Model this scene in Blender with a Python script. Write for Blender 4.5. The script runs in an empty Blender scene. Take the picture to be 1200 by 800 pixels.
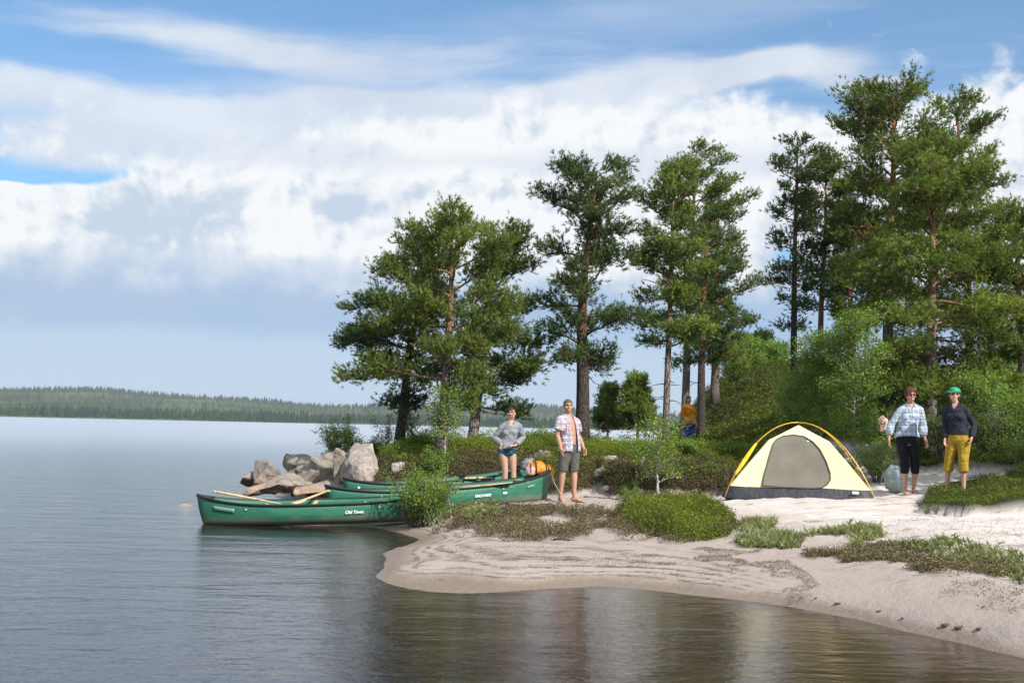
import bpy, bmesh, math, random
import numpy as np
from mathutils import Vector, Matrix, Euler, noise as mnoise

S = bpy.context.scene
R = math.radians

# ------------------------------------------------------------------ camera
CAM_H = 1.6
F_PX = 1400.0                       # focal length in pixels of the 1200 wide photograph
PITCH = math.atan(99 / F_PX)
ROLL = 0.0218
fwd = Vector((0, math.cos(PITCH), math.sin(PITCH)))
right0 = Vector((1, 0, 0)); up0 = right0.cross(fwd).normalized()
rgt = right0 * math.cos(ROLL) + up0 * math.sin(ROLL)
upv = up0 * math.cos(ROLL) - right0 * math.sin(ROLL)
cam_d = bpy.data.cameras.new('camera'); cam = bpy.data.objects.new('camera', cam_d)
S.collection.objects.link(cam)
cam_d.sensor_width = 36; cam_d.lens = F_PX * 36 / 1200
cam_d.clip_start = 0.1; cam_d.clip_end = 20000
m = Matrix((( rgt.x, upv.x, -fwd.x, 0), (rgt.y, upv.y, -fwd.y, 0), (rgt.z, upv.z, -fwd.z, CAM_H), (0, 0, 0, 1)))
cam.matrix_world = m
S.camera = cam

# ------------------------------------------------------------------ light
SUN_AZ = Vector((0.66, -0.75, 0)).normalized()
SUN_EL = R(40)
sun_dir = Vector((SUN_AZ.x * math.cos(SUN_EL), SUN_AZ.y * math.cos(SUN_EL), math.sin(SUN_EL)))
sun_d = bpy.data.lights.new('sun', 'SUN'); sun = bpy.data.objects.new('sun', sun_d)
S.collection.objects.link(sun)
sun_d.energy = 4.6; sun_d.angle = R(0.53); sun_d.color = (1.0, 0.955, 0.89)
sun.rotation_euler = sun_dir.to_track_quat('Z', 'Y').to_euler()
S.view_settings.view_transform = 'Standard'; S.view_settings.look = 'None'
S.view_settings.gamma = 1; S.view_settings.exposure = 0.35
S.view_settings.use_curve_mapping = False
cy = S.cycles
cy.use_denoising = True
cy.max_bounces = 7; cy.diffuse_bounces = 3; cy.glossy_bounces = 3; cy.transmission_bounces = 4
cy.transparent_max_bounces = 10; cy.volume_bounces = 0
cy.caustics_reflective = False; cy.caustics_refractive = False
cy.sample_clamp_indirect = 4

def ray(u, v):
    return fwd + rgt * ((u - 600) / F_PX) + upv * ((400 - v) / F_PX)
def pz(u, v, z=0.0):                # where the line of sight meets height z
    r = ray(u, v); k = (z - CAM_H) / r.z
    return Vector((r.x * k, r.y * k, z))
def pd(u, v, d):                    # the point at distance d (world Y)
    r = ray(u, v); k = d / r.y
    return Vector((r.x * k, d, CAM_H + r.z * k))
def gx(u, d, z=0.6):                # world X of column u at distance d and height z
    lo, hi = -200, 1400
    for _ in range(30):
        mid = (lo + hi) / 2
        if pd(u, mid, d).z > z: lo = mid
        else: hi = mid
    return pd(u, lo, d).x

# ------------------------------------------------------------------ node helpers
class NT:
    def __init__(s, tree): s.t = tree; s.N = tree.nodes; s.L = tree.links
    def n(s, typ, **kw):
        nd = s.N.new(typ)
        for k, v in kw.items(): setattr(nd, k, v)
        return nd
    def put(s, sock, v):
        if v is None: return
        if isinstance(v, bpy.types.NodeSocket): s.L.new(v, sock)
        else: sock.default_value = v
    def m(s, op, a, b=None, c=None, clamp=False):
        nd = s.n('ShaderNodeMath', operation=op, use_clamp=clamp)
        for i, x in enumerate((a, b, c)): s.put(nd.inputs[i], x)
        return nd.outputs[0]
    def vm(s, op, a, b=None):
        nd = s.n('ShaderNodeVectorMath', operation=op)
        s.put(nd.inputs[0], a); s.put(nd.inputs[1], b)
        return nd.outputs[1 if op == 'LENGTH' else 0]
    def ramp(s, v, a, b, lo=0.0, hi=1.0):       # smoothstep from a to b
        nd = s.n('ShaderNodeMapRange', interpolation_type='SMOOTHSTEP')
        s.put(nd.inputs[0], v)
        for i, x in enumerate((a, b, lo, hi)): s.put(nd.inputs[i + 1], x)
        return nd.outputs[0]
    def lin(s, v, a, b, lo=0.0, hi=1.0):
        nd = s.n('ShaderNodeMapRange'); s.put(nd.inputs[0], v)
        for i, x in enumerate((a, b, lo, hi)): s.put(nd.inputs[i + 1], x)
        return nd.outputs[0]
    def mix(s, f, a, b, mode='MIX'):
        nd = s.n('ShaderNodeMix', data_type='RGBA', blend_type=mode)
        s.put(nd.inputs[0], f)
        for i, x in ((6, a), (7, b)):
            if isinstance(x, tuple) and len(x) == 3: x = (*x, 1)
            s.put(nd.inputs[i], x)
        return nd.outputs[2]
    def xyz(s, x, y, z=0.0):
        nd = s.n('ShaderNodeCombineXYZ')
        for i, v in enumerate((x, y, z)): s.put(nd.inputs[i], v)
        return nd.outputs[0]
    def sep(s, v):
        nd = s.n('ShaderNodeSeparateXYZ'); s.put(nd.inputs[0], v)
        return nd.outputs[0], nd.outputs[1], nd.outputs[2]
    def noise(s, vec, scale=1.0, detail=3.0, rough=0.5, dist=0.0, dim='3D'):
        nd = s.n('ShaderNodeTexNoise', noise_dimensions=dim)
        s.put(nd.inputs['Vector'], vec); nd.inputs['Scale'].default_value = scale
        nd.inputs['Detail'].default_value = detail; nd.inputs['Roughness'].default_value = rough
        nd.inputs['Distortion'].default_value = dist
        return nd.outputs[0]
    def voro(s, vec, scale=1.0, feature='F1', rand=1.0):
        nd = s.n('ShaderNodeTexVoronoi', feature=feature); s.put(nd.inputs['Vector'], vec)
        nd.inputs['Scale'].default_value = scale; nd.inputs['Randomness'].default_value = rand
        return nd.outputs[0]

# ------------------------------------------------------------------ sky
W = bpy.data.worlds.new('World'); S.world = W; W.use_nodes = True
T = NT(W.node_tree); T.N.clear()
sky = T.n('ShaderNodeTexSky', sky_type='NISHITA'); sky.sun_disc = False
sky.sun_elevation = SUN_EL; sky.sun_rotation = math.atan2(SUN_AZ.x, SUN_AZ.y)
sky.altitude = 100; sky.air_density = 1.0; sky.dust_density = 0.6; sky.ozone_density = 1.6
tc = T.n('ShaderNodeTexCoord')
dx, dy, dz = T.sep(tc.outputs['Generated'])
AZ = T.m('MULTIPLY', T.m('ARCTAN2', dx, dy), F_PX)          # both in the same small unit (1/1400 rad)
EL = T.m('MULTIPLY', T.m('ARCSINE', dz), F_PX)
def azel(u, v):
    r = ray(u, v).normalized()
    return math.atan2(r.x, r.y) * F_PX, math.asin(r.z) * F_PX
P2 = T.xyz(AZ, EL)
warpn = T.n('ShaderNodeTexNoise', noise_dimensions='3D'); T.put(warpn.inputs['Vector'], T.vm('MULTIPLY', P2, (1 / 170, 1 / 110, 0)))
warpn.inputs['Detail'].default_value = 4; warpn.inputs['Scale'].default_value = 1
wv = T.vm('MULTIPLY', T.vm('SUBTRACT', warpn.outputs['Color'], (.5, .5, .5)), (105, 60, 0))
PW = T.vm('ADD', P2, wv); WX, WY, _ = T.sep(PW)
def blob(u, v, ru, rv, rot=0.0, x=WX, y=WY):
    a, e = azel(u, v); c, s_ = math.cos(R(rot)), math.sin(R(rot))
    X = T.m('SUBTRACT', x, a); Y = T.m('SUBTRACT', y, e)
    p = T.m('ADD', T.m('MULTIPLY', X, c / ru), T.m('MULTIPLY', Y, s_ / ru))
    q = T.m('ADD', T.m('MULTIPLY', X, -s_ / rv), T.m('MULTIPLY', Y, c / rv))
    r2 = T.m('ADD', T.m('MULTIPLY', p, p), T.m('MULTIPLY', q, q))
    return T.m('EXPONENT', T.m('MULTIPLY', r2, -1.0))
def total(*bs):
    o = bs[0]
    for b in bs[1:]: o = T.m('ADD', o, b)
    return o
billow = T.noise(P2, 1 / 80, 9, .57, .2)
billow2 = T.noise(T.vm('ADD', P2, (900, 300, 0)), 1 / 150, 5, .5, .3)
streak = T.noise(T.vm('MULTIPLY', PW, (1 / 330, 1 / 55, 0)), 1, 6, .58, .3)
streak2 = T.noise(T.vm('MULTIPLY', P2, (1 / 520, 1 / 60, 0)), 1, 5, .55, .4)
base = T.mix(1.0, sky.outputs[0], (.58, .98, 1.22), 'MULTIPLY')
K = 8.1                                                      # cloud luminance in the sky texture's units
def kc(r, g, b): return (r * K, g * K, b * K, 1)
# thin high veil
base = T.mix(.14, base, kc(.62, .74, .88))
veil = T.m('MULTIPLY', T.ramp(streak2, .44, .78), .42, clamp=True)
col = T.mix(veil, base, kc(.66, .74, .86))
# long flat streaks of middle cloud
b2 = total(blob(150, 128, 330, 34), blob(520, 135, 260, 30), blob(790, 92, 165, 24, 8), blob(900, 75, 110, 15, 6), blob(330, 55, 270, 28),
           blob(1010, 92, 60, 16), blob(700, 150, 260, 26), blob(60, 175, 120, 20))
a2 = T.ramp(T.m('ADD', T.m('MULTIPLY', b2, .62), T.m('MULTIPLY', T.m('SUBTRACT', streak, .5), .9)), .16, .60)
c2 = T.mix(T.ramp(billow2, .35, .65), kc(.70, .75, .84), kc(.86, .89, .93))
col = T.mix(T.m('MULTIPLY', a2, .82), col, c2)
# the big cumulus field
b3 = total(blob(430, 235, 260, 82), blob(150, 270, 170, 62), blob(20, 275, 130, 62), blob(620, 215, 200, 74), blob(850, 250, 220, 105),
           blob(1180, 190, 130, 85), blob(560, 160, 60, 20), blob(1000, 230, 140, 60), blob(300, 300, 260, 60), blob(172, 232, 40, 26), blob(232, 222, 26, 20), blob(-250, 230, 200, 90), blob(1450, 260, 260, 90))
hole = total(blob(85, 197, 78, 13), blob(925, 283, 26, 22), blob(860, 215, 42, 20), blob(10, 200, 50, 9))
d3 = T.m('ADD', T.m('SUBTRACT', T.m('MULTIPLY', b3, .95), T.m('MULTIPLY', hole, .75)), T.m('MULTIPLY', T.m('SUBTRACT', billow, .5), 1.7))
a3 = T.ramp(d3, .24, .62)
relief = T.m('SUBTRACT', T.noise(T.vm('ADD', P2, (-9, 9, 0)), 1 / 80, 9, .57, .2), billow)
shade = total(T.m('MULTIPLY', blob(172, 250, 78, 44), 1.15), T.m('MULTIPLY', blob(400, 238, 46, 13), .9), T.m('MULTIPLY', blob(560, 232, 160, 16), .5),
              T.m('MULTIPLY', blob(10, 235, 90, 26), .45), T.m('MULTIPLY', blob(200, 320, 360, 22), .55), T.m('MULTIPLY', blob(880, 330, 160, 60), .5))
sh = T.m('ADD', T.m('ADD', T.m('MULTIPLY', shade, .9), T.m('MULTIPLY', T.m('SUBTRACT', billow2, .5), 1.6)), T.m('MULTIPLY', relief, 3.6))
c3 = T.mix(T.ramp(sh, -.08, .78), kc(.94, .955, .97), kc(.56, .66, .79))
col = T.mix(a3, col, c3)
soft = T.m('MULTIPLY', T.ramp(T.m('ADD', total(blob(250, 168, 330, 26), blob(760, 190, 260, 30), blob(330, 318, 420, 24)), T.m('MULTIPLY', T.m('SUBTRACT', streak, .5), 1.3)), .35, .95), .6)
col = T.mix(soft, col, kc(.66, .74, .85))
# grey blue rain bank over the horizon
edge = T.m('ADD', EL, T.m('MULTIPLY', T.m('SUBTRACT', billow, .5), 60))
a4 = T.ramp(edge, 190, 138)
t4 = T.m('ADD', T.m('MULTIPLY', T.m('SUBTRACT', streak, .5), 90), EL)
low = T.mix(T.ramp(t4, 80, 112), kc(.50, .635, .80), kc(.37, .515, .73))
low = T.mix(T.ramp(t4, 20, -10), low, kc(.50, .60, .72))
col = T.mix(T.m('MULTIPLY', a4, .92), col, low)
# unseen broken bright cloud added above and behind to brighten water and ambient light
hi = T.m('MULTIPLY', T.ramp(EL, 500, 760), T.ramp(T.m('ADD', T.m('MULTIPLY', billow2, .6), T.m('MULTIPLY', streak, .4)), .36, .54))
bk = T.m('MULTIPLY', T.ramp(dy, .3, -.1), T.ramp(billow2, .4, .56))
col = T.mix(T.m('MULTIPLY', T.m('MAXIMUM', hi, bk), .85), col, kc(.86, .89, .93))
bg = T.n('ShaderNodeBackground'); T.put(bg.inputs[0], col); bg.inputs[1].default_value = 0.1
wo = T.n('ShaderNodeOutputWorld'); T.L.new(bg.outputs[0], wo.inputs[0])

# ------------------------------------------------------------------ object helpers
def link(o, parent=None):
    S.collection.objects.link(o)
    if parent is not None: o.parent = parent
    return o
def tag(o, label=None, cat=None, group=None, kind=None):
    if label: o['label'] = label
    if cat: o['category'] = cat
    if group: o['group'] = group
    if kind: o['kind'] = kind
    return o
def thing(name, loc, label, cat, group=None, rz=0.0, rot=None):
    o = bpy.data.objects.new(name, None); o.empty_display_size = .2
    o.location = loc; o.rotation_euler = rot if rot else (0, 0, rz)
    link(o); return tag(o, label, cat, group)

class Acc:
    def __init__(s): s.V = []; s.Q = []; s.T = []; s.A = []; s.MQ = []; s.MT = []; s.n = 0
    def add(s, v, q=None, t=None, a=0.0, mi=0):
        v = np.asarray(v, float).reshape(-1, 3)
        if q is not None and len(q):
            q = np.asarray(q, int); s.Q.append(q + s.n); s.MQ.append(np.full(len(q), mi))
        if t is not None and len(t):
            t = np.asarray(t, int); s.T.append(t + s.n); s.MT.append(np.full(len(t), mi))
        s.V.append(v)
        s.A.append(np.broadcast_to(np.asarray(a, float), (len(v),)).copy())
        s.n += len(v)
    def mesh(s, name, mats, smooth=False):
        me = bpy.data.meshes.new(name)
        V = np.concatenate(s.V) if s.V else np.zeros((0, 3))
        Q = np.concatenate(s.Q) if s.Q else np.zeros((0, 4), int)
        Tt = np.concatenate(s.T) if s.T else np.zeros((0, 3), int)
        me.vertices.add(len(V)); me.vertices.foreach_set('co', V.astype(np.float32).ravel())
        loops = np.concatenate([Q.ravel(), Tt.ravel()]).astype(np.int32)
        me.loops.add(len(loops)); me.loops.foreach_set('vertex_index', loops)
        starts = np.concatenate([np.arange(len(Q)) * 4, len(Q) * 4 + np.arange(len(Tt)) * 3]).astype(np.int32)
        me.polygons.add(len(starts)); me.polygons.foreach_set('loop_start', starts)
        mi = np.concatenate((s.MQ or [np.zeros(0)]) + (s.MT or [np.zeros(0)])).astype(np.int32)
        me.polygons.foreach_set('material_index', mi)
        me.polygons.foreach_set('use_smooth', np.full(len(starts), smooth))
        me.update(calc_edges=True)
        at = me.attributes.new('tint', 'FLOAT', 'POINT')
        at.data.foreach_set('value', np.concatenate(s.A).astype(np.float32))
        for mm in (mats if isinstance(mats, (list, tuple)) else [mats]): me.materials.append(mm)
        return me
    def obj(s, name, mats, parent=None, smooth=False):
        return link(bpy.data.objects.new(name, s.mesh(name, mats, smooth)), parent)

def tube(acc, pts, rad, sides=6, a=0.0, cap=True, mi=0):
    pts = np.asarray([tuple(p) for p in pts], float); n = len(pts)
    rad = np.broadcast_to(np.asarray(rad, float), (n,))
    tg = np.gradient(pts, axis=0); tg /= np.linalg.norm(tg, axis=1)[:, None] + 1e-9
    ref = np.array([0., 0., 1.]) if abs(tg[:, 2]).mean() < .8 else np.array([1., 0., 0.])
    s1 = np.cross(tg, ref); s1 /= np.linalg.norm(s1, axis=1)[:, None] + 1e-9
    s2 = np.cross(tg, s1)
    an = np.linspace(0, 2 * math.pi, sides, endpoint=False)
    ring = pts[:, None] + rad[:, None, None] * (np.cos(an)[None, :, None] * s1[:, None] + np.sin(an)[None, :, None] * s2[:, None])
    v = ring.reshape(-1, 3)
    i = np.arange(n - 1)[:, None] * sides; j = np.arange(sides)[None]; k = (j + 1) % sides
    q = np.stack([i + j, i + sides + j, i + sides + k, i + k], -1).reshape(-1, 4)
    t = []
    if cap:
        v = np.concatenate([v, pts[:1], pts[-1:]])
        c0, c1 = n * sides, n * sides + 1
        for jj in range(sides):
            t.append((c0, jj, (jj + 1) % sides)); t.append((c1, (n - 1) * sides + (jj + 1) % sides, (n - 1) * sides + jj))
    aa = np.repeat(np.broadcast_to(np.asarray(a, float), (n,)), sides)
    if cap: aa = np.concatenate([aa, aa[:1], aa[-1:]])
    acc.add(v, q, t, aa, mi)

def loft(acc, pts, rad, side=(1, 0, 0), n=16, mi=0, dome=0.0):
    """closed solid of elliptical rings; rad = (half width along side, half depth across)"""
    P = [Vector(p) for p in pts]; sd = Vector(side); V = []
    for i, p in enumerate(P):
        t = (P[min(i + 1, len(P) - 1)] - P[max(i - 1, 0)]).normalized()
        a = (sd - t * sd.dot(t)).normalized(); b = t.cross(a)
        ra, rb = rad[i] if isinstance(rad[i], (tuple, list)) else (rad[i], rad[i])
        for k in range(n):
            w = 2 * math.pi * k / n
            V.append(p + a * ra * math.cos(w) + b * rb * math.sin(w))
    q = [(i * n + k, i * n + (k + 1) % n, (i + 1) * n + (k + 1) % n, (i + 1) * n + k) for i in range(len(P) - 1) for k in range(n)]
    V.append(P[0] + (P[0] - P[1]).normalized() * dome); V.append(P[-1] + (P[-1] - P[-2]).normalized() * dome)
    c0 = len(V) - 2; c1 = c0 + 1; o = (len(P) - 1) * n
    t = [(c0, (k + 1) % n, k) for k in range(n)] + [(c1, o + k, o + (k + 1) % n) for k in range(n)]
    acc.add([tuple(v) for v in V], q, t, 0.0, mi)
def ellipsoid(acc, c, r, n=14, m=9, rot=None, mi=0):
    V = []; c = Vector(c)
    for i in range(1, m):
        ph = math.pi * i / m
        for k in range(n):
            w = 2 * math.pi * k / n
            p = Vector((r[0] * math.sin(ph) * math.cos(w), r[1] * math.sin(ph) * math.sin(w), r[2] * math.cos(ph)))
            if rot: p.rotate(rot)
            V.append(c + p)
    for z in (r[2], -r[2]):
        p = Vector((0, 0, z))
        if rot: p.rotate(rot)
        V.append(c + p)
    q = [((i) * n + k, (i + 1) * n + k, (i + 1) * n + (k + 1) % n, i * n + (k + 1) % n) for i in range(m - 2) for k in range(n)]
    a = len(V) - 2; o = (m - 2) * n
    t = [(a, k, (k + 1) % n) for k in range(n)] + [(a + 1, o + (k + 1) % n, o + k) for k in range(n)]
    acc.add([tuple(v) for v in V], q, t, 0.0, mi)
def box(acc, lo, hi, M=None, mi=0):
    V = [Vector((x, y, z)) for x in (lo[0], hi[0]) for y in (lo[1], hi[1]) for z in (lo[2], hi[2])]
    if M is not None: V = [M @ v for v in V]
    acc.add([tuple(v) for v in V], [(0, 1, 3, 2), (4, 6, 7, 5), (0, 4, 5, 1), (2, 3, 7, 6), (0, 2, 6, 4), (1, 5, 7, 3)], None, 0, mi)

def bake(o, mods):                   # apply a list of (type, settings) to an object's mesh
    for typ, kw in mods:
        md = o.modifiers.new(typ, typ)
        for k, v in kw.items(): setattr(md, k, v)
    dg = bpy.context.evaluated_depsgraph_get(); dg.update()
    me = bpy.data.meshes.new_from_object(o.evaluated_get(dg))
    old = o.data; o.modifiers.clear(); o.data = me
    if old.users == 0: bpy.data.meshes.remove(old)
    return o

# ------------------------------------------------------------------ materials
def material(name):
    mt = bpy.data.materials.new(name); mt.use_nodes = True
    t = NT(mt.node_tree); t.N.clear()
    out = t.n('ShaderNodeOutputMaterial'); t.out = out
    return mt, t
def principled(name, col, rough=.6, bump=None, spec=.4, metal=0.0, var=None, coat=0.0):
    """col: tuple or function(t)->socket ; bump: (scale, distance) ; var: (scale, amount)"""
    mt, t = material(name)
    b = t.n('ShaderNodeBsdfPrincipled')
    c = col(t) if callable(col) else None
    if c is None:
        c = (*col, 1)
        if var:
            tc = t.n('ShaderNodeTexCoord'); nz = t.noise(tc.outputs['Object'], var[0], 5, .6)
            c = t.mix(t.ramp(nz, .3, .7), tuple(x * (1 - var[1]) for x in col), tuple(min(1, x * (1 + var[1])) for x in col))
    t.put(b.inputs['Base Color'], c)
    b.inputs['Roughness'].default_value = rough; b.inputs['Metallic'].default_value = metal
    b.inputs['Specular IOR Level'].default_value = spec; b.inputs['Coat Weight'].default_value = coat
    if bump:
        tc = t.n('ShaderNodeTexCoord'); nz = t.noise(tc.outputs['Object'], bump[0], 4, .6)
        bp = t.n('ShaderNodeBump'); bp.inputs['Distance'].default_value = bump[1]; t.put(bp.inputs['Height'], nz)
        t.L.new(bp.outputs[0], b.inputs['Normal'])
    t.L.new(b.outputs[0], t.out.inputs[0])
    return mt
def foliage(name, c0, c1, transl=.28, gloss=.06, rough=.45):
    mt, t = material(name)
    at = t.n('ShaderNodeAttribute', attribute_name='tint')
    gi = t.n('ShaderNodeNewGeometry')
    c = t.mix(at.outputs['Fac'], c0, c1)
    d = t.n('ShaderNodeBsdfDiffuse'); t.put(d.inputs[0], c)
    tr = t.n('ShaderNodeBsdfTranslucent'); t.put(tr.inputs[0], t.mix(1.0, c, (1.15, 1.25, .6), 'MULTIPLY'))
    g = t.n('ShaderNodeBsdfGlossy'); g.inputs[0].default_value = (1, 1, 1, 1); g.inputs['Roughness'].default_value = rough
    m1 = t.n('ShaderNodeMixShader'); m1.inputs[0].default_value = transl
    t.L.new(d.outputs[0], m1.inputs[1]); t.L.new(tr.outputs[0], m1.inputs[2])
    m2 = t.n('ShaderNodeMixShader'); m2.inputs[0].default_value = gloss
    t.L.new(m1.outputs[0], m2.inputs[1]); t.L.new(g.outputs[0], m2.inputs[2])
    t.L.new(m2.outputs[0], t.out.inputs[0])
    return mt
def bark(name, low, high, rough_low=.9):
    mt, t = material(name)
    at = t.n('ShaderNodeAttribute', attribute_name='tint')
    tc = t.n('ShaderNodeTexCoord')
    st = t.vm('MULTIPLY', tc.outputs['Object'], (1, 1, .28))
    pl = t.voro(st, 22, 'DISTANCE_TO_EDGE'); nz = t.noise(tc.outputs['Object'], 9, 5, .65)
    f = t.m('ADD', at.outputs['Fac'], t.m('MULTIPLY', t.m('SUBTRACT', nz, .5), .35))
    c = t.mix(t.ramp(f, .28, .55), low, high)
    c = t.mix(t.ramp(pl, .0, .16, .75, 0), c, tuple(x * .3 for x in low))
    c = t.mix(t.m('MULTIPLY', t.ramp(nz, .5, .8), .5), c, tuple(min(1, x * 1.8 + .02) for x in low))
    b = t.n('ShaderNodeBsdfPrincipled'); t.put(b.inputs['Base Color'], c); b.inputs['Roughness'].default_value = .9
    b.inputs['Specular IOR Level'].default_value = .2
    bp = t.n('ShaderNodeBump'); bp.inputs['Distance'].default_value = .03
    t.put(bp.inputs['Height'], t.m('ADD', t.m('MINIMUM', t.m('MULTIPLY', pl, 3), .5), t.m('MULTIPLY', nz, .5)))
    t.L.new(bp.outputs[0], b.inputs['Normal']); t.L.new(b.outputs[0], t.out.inputs[0])
    return mt

# ------------------------------------------------------------------ vectorised noise
def _hash(ix, iy, seed):
    h = (ix.astype(np.int64) * 374761393 + iy.astype(np.int64) * 668265263 + seed * 974634777) & 0xffffffff
    h = ((h ^ (h >> 13)) * 1274126177) & 0xffffffff
    return ((h ^ (h >> 16)) & 0xffffff) / float(0xffffff)
def vnoise(x, y, seed=0):
    ix = np.floor(x); iy = np.floor(y); fx = x - ix; fy = y - iy
    fx = fx * fx * (3 - 2 * fx); fy = fy * fy * (3 - 2 * fy)
    a = _hash(ix, iy, seed); b = _hash(ix + 1, iy, seed); c = _hash(ix, iy + 1, seed); d = _hash(ix + 1, iy + 1, seed)
    return (a + (b - a) * fx) * (1 - fy) + (c + (d - c) * fx) * fy
def fbm(x, y, oct=4, seed=0):
    o = 0; am = .5; tot = 0
    for i in range(oct):
        o = o + am * vnoise(x * 2 ** i, y * 2 ** i, seed + i * 17); tot += am; am *= .5
    return o / tot
def sstep(x, a, b):
    t = np.clip((x - a) / (b - a), 0, 1); return t * t * (3 - 2 * t)
def inpoly(x, y, poly):
    x = np.asarray(x, float); y = np.asarray(y, float); ins = np.zeros(x.shape, bool); n = len(poly)
    for i in range(n):
        x1, y1 = poly[i]; x2, y2 = poly[(i + 1) % n]
        if y1 == y2: continue
        c = ((y1 > y) != (y2 > y)) & (x < (x2 - x1) * (y - y1) / (y2 - y1) + x1)
        ins ^= c
    return ins

# ------------------------------------------------------------------ terrain heights
cp = []
def c_(u, v, z): p = pz(u, v, z); cp.append((p.x, p.y, z))
for u, v in [(447,672),(456,684),(500,693),(560,695),(620,691),(700,687),(760,691),(820,698),(900,707),(960,717),(1020,729),(1080,743),(1140,756),(1200,770),(1300,800),
             (452,655),(462,643),(490,633),(470,624),(440,615),(410,609),(385,600),(385,590)]: c_(u, v, 0)
for u, v, z in [(480,668,.05),(500,670,.06),(540,680,.03),(600,670,.10),(700,665,.11),(800,672,.10),(900,686,.10),(1000,702,.11),(1100,718,.14),(1200,738,.15),
                (520,640,.13),(600,640,.16),(700,640,.18),(800,640,.22),(900,655,.22),(1000,660,.27),(1100,670,.32),(1200,690,.32),
                (560,605,.22),(640,600,.26),(664,589,.29),(720,590,.3),(780,590,.33),(860,600,.42),(945,590,.52),(900,583,.53),(1000,583,.56),(1066,580,.64),(1120,577,.66),(1180,600,.55),(1200,640,.42),(1100,620,.48),(1000,620,.42),
                (500,614,.10),(475,608,.07),(540,594,.2),(600,590,.27),(640,588,.29)]: c_(u, v, z)
cp += [(-2.6,19.6,.02),(-1.6,19.9,.1),(-.6,20.4,.19),(.7,21.2,.28),(0,22.4,.28),(-2.8,21.6,.06),(-1.5,22.0,.2),(-.6,18.6,.13),(-1.8,18.5,.03),(-3,18.6,-.1),
       (-2.6,23,.25),(-1.5,23.1,.3),(0,23.2,.36),(1.2,22.8,.36),(-2.3,24.2,.85),(-2.8,23.8,.2),(-1,24.1,1.0),(0,24.3,1.06),(1.2,24.0,.98),
       (-2.4,25.5,1.08),(-1,26,1.2),(.5,26,1.25),(1.7,26,1.28),(-3.4,26.5,.7),(-1,28.5,.8),(1,29,.9),(3,30,1.05),
       (-3.2,24.4,.12),(-3.2,25.4,.3),(-3.9,25.6,.1),(-4.5,24.8,.02),(-5,25.6,.0),(-5.6,26,-.12),(-5.5,24,-.3),(-4.6,27,.1),(-5.6,28,-.3),(-4.2,29,-.05),(-2,31,0),(0,32,0),(2.5,34,0),(5,39,0),(6.2,46,0),(8,60,0),(12,90,0),
       (1.6,22.5,.35),(2.5,22.5,.36),(3.5,22.4,.44),(4.2,22.2,.5),(2,23.7,.92),(2.8,23.4,1.0),(3.9,23.4,1.05),(2.5,26,1.33),(4,26,1.38),(1.72,23.1,.42),(1.7,23.8,.75),
       (5.3,36,.85),(4.3,36,.7),(4.6,31,.85),(5.2,33,.66),(7.5,44,3.4),(9.5,44,3.7),(6.2,40,1.9),(7,38,2.0),(8.5,37,2.5),(7.5,34,2.0),(10,38,3.0),
       (5.5,24,1.05),(7,24.5,1.05),(5,21.6,.6),(6.5,21.5,.78),(6,28,1.5),(8,30,1.9),(10,30,2.2),(9,24,1.25),(8,21,.85),(10,20,.95),(12,25,1.4),(15,20,1.2),(15,35,2.5),(14,50,3.5),(20,30,2),(25,60,3.5),(30,20,1.5),
       (7.3,19.2,.68),(8.3,20.5,.93),(7.6,17.8,.6),(6,12,.22),(7,10,.2),(9,12,.5),(10,16,.75),(12,10,.6),(9,6,.25),(5.4,8,.05),(6.2,5,0),(14,4,.4),(20,10,1),(7,0,0),(9,-6,0),
       (-1.5,10.5,-.3),(0,10,-.3),(2,9.2,-.25),(3.2,8,-.25),(-2.5,13,-.25),(-2.6,15,-.16),(-2.6,17,-.2),(-3.8,18.4,-.2),(-6,18,-.5),(-4,12,-.6),(-2,8,-.6),(0,7,-.65),(2,6,-.55),(4,5,-.4),(4,0,-.5),
       (-8,24,-.6),(-7,28,-.7),(-5,31,-.7),(0,35,-.7),(4,43,-.6),(5,60,-.5),(-10,16,-1),(-8,8,-1.2),(-4,2,-1),(-15,25,-1.8),(-14,10,-1.8),(-5,45,-1.8),(-10,35,-1.5),(0,60,-1.8),(-20,50,-2.5),(-25,5,-2.6),(0,-8,-1.4),(-10,-5,-2)]
cp = np.array(cp); XY = cp[:, :2]; MQ = .35
D = np.sqrt(((XY[:, None] - XY[None]) ** 2).sum(-1) + MQ ** 2)
wts = np.linalg.lstsq(np.block([[D + np.eye(len(cp)) * -.02, np.ones((len(cp), 1))], [np.ones((1, len(cp))), np.zeros((1, 1))]]), np.append(cp[:, 2], 0), rcond=None)[0]
def raw_h(x, y):
    sh = np.shape(x); x = np.ravel(x).astype(float); y = np.ravel(y).astype(float); o = np.zeros(len(x))
    for i in range(0, len(x), 20000):
        d = np.sqrt((x[i:i + 20000, None] - XY[None, :, 0]) ** 2 + (y[i:i + 20000, None] - XY[None, :, 1]) ** 2 + MQ ** 2)
        o[i:i + 20000] = d @ wts[:-1] + wts[-1]
    r = np.hypot(x - 5, y - 30); k = sstep(r, 60, 130)
    o = np.clip(o, -3.2, 4.5)
    return ((1 - k) * o + k * -3.2).reshape(sh)
YB = ([-8, -2.9, -2.5, 0, 1.1, 1.5, 1.72, 1.95, 4.2, 5.4, 6.0, 6.5, 7.8, 9, 10, 13, 20, 200], [27.5, 26.5, 22.95, 22.95, 22.5, 22.8, 23.6, 22.3, 22.0, 21.7, 21.0, 22.8, 22.0, 20.3, 19, 15, 10, 5])
HUM = [(p.x, p.y) for p in (pz(1078, 592, .62), pz(1130, 600, .58), pz(1215, 602, .58), pz(1260, 590, .6), pz(1215, 572, .72), pz(1150, 577, .7), pz(1090, 580, .66))]
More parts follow.
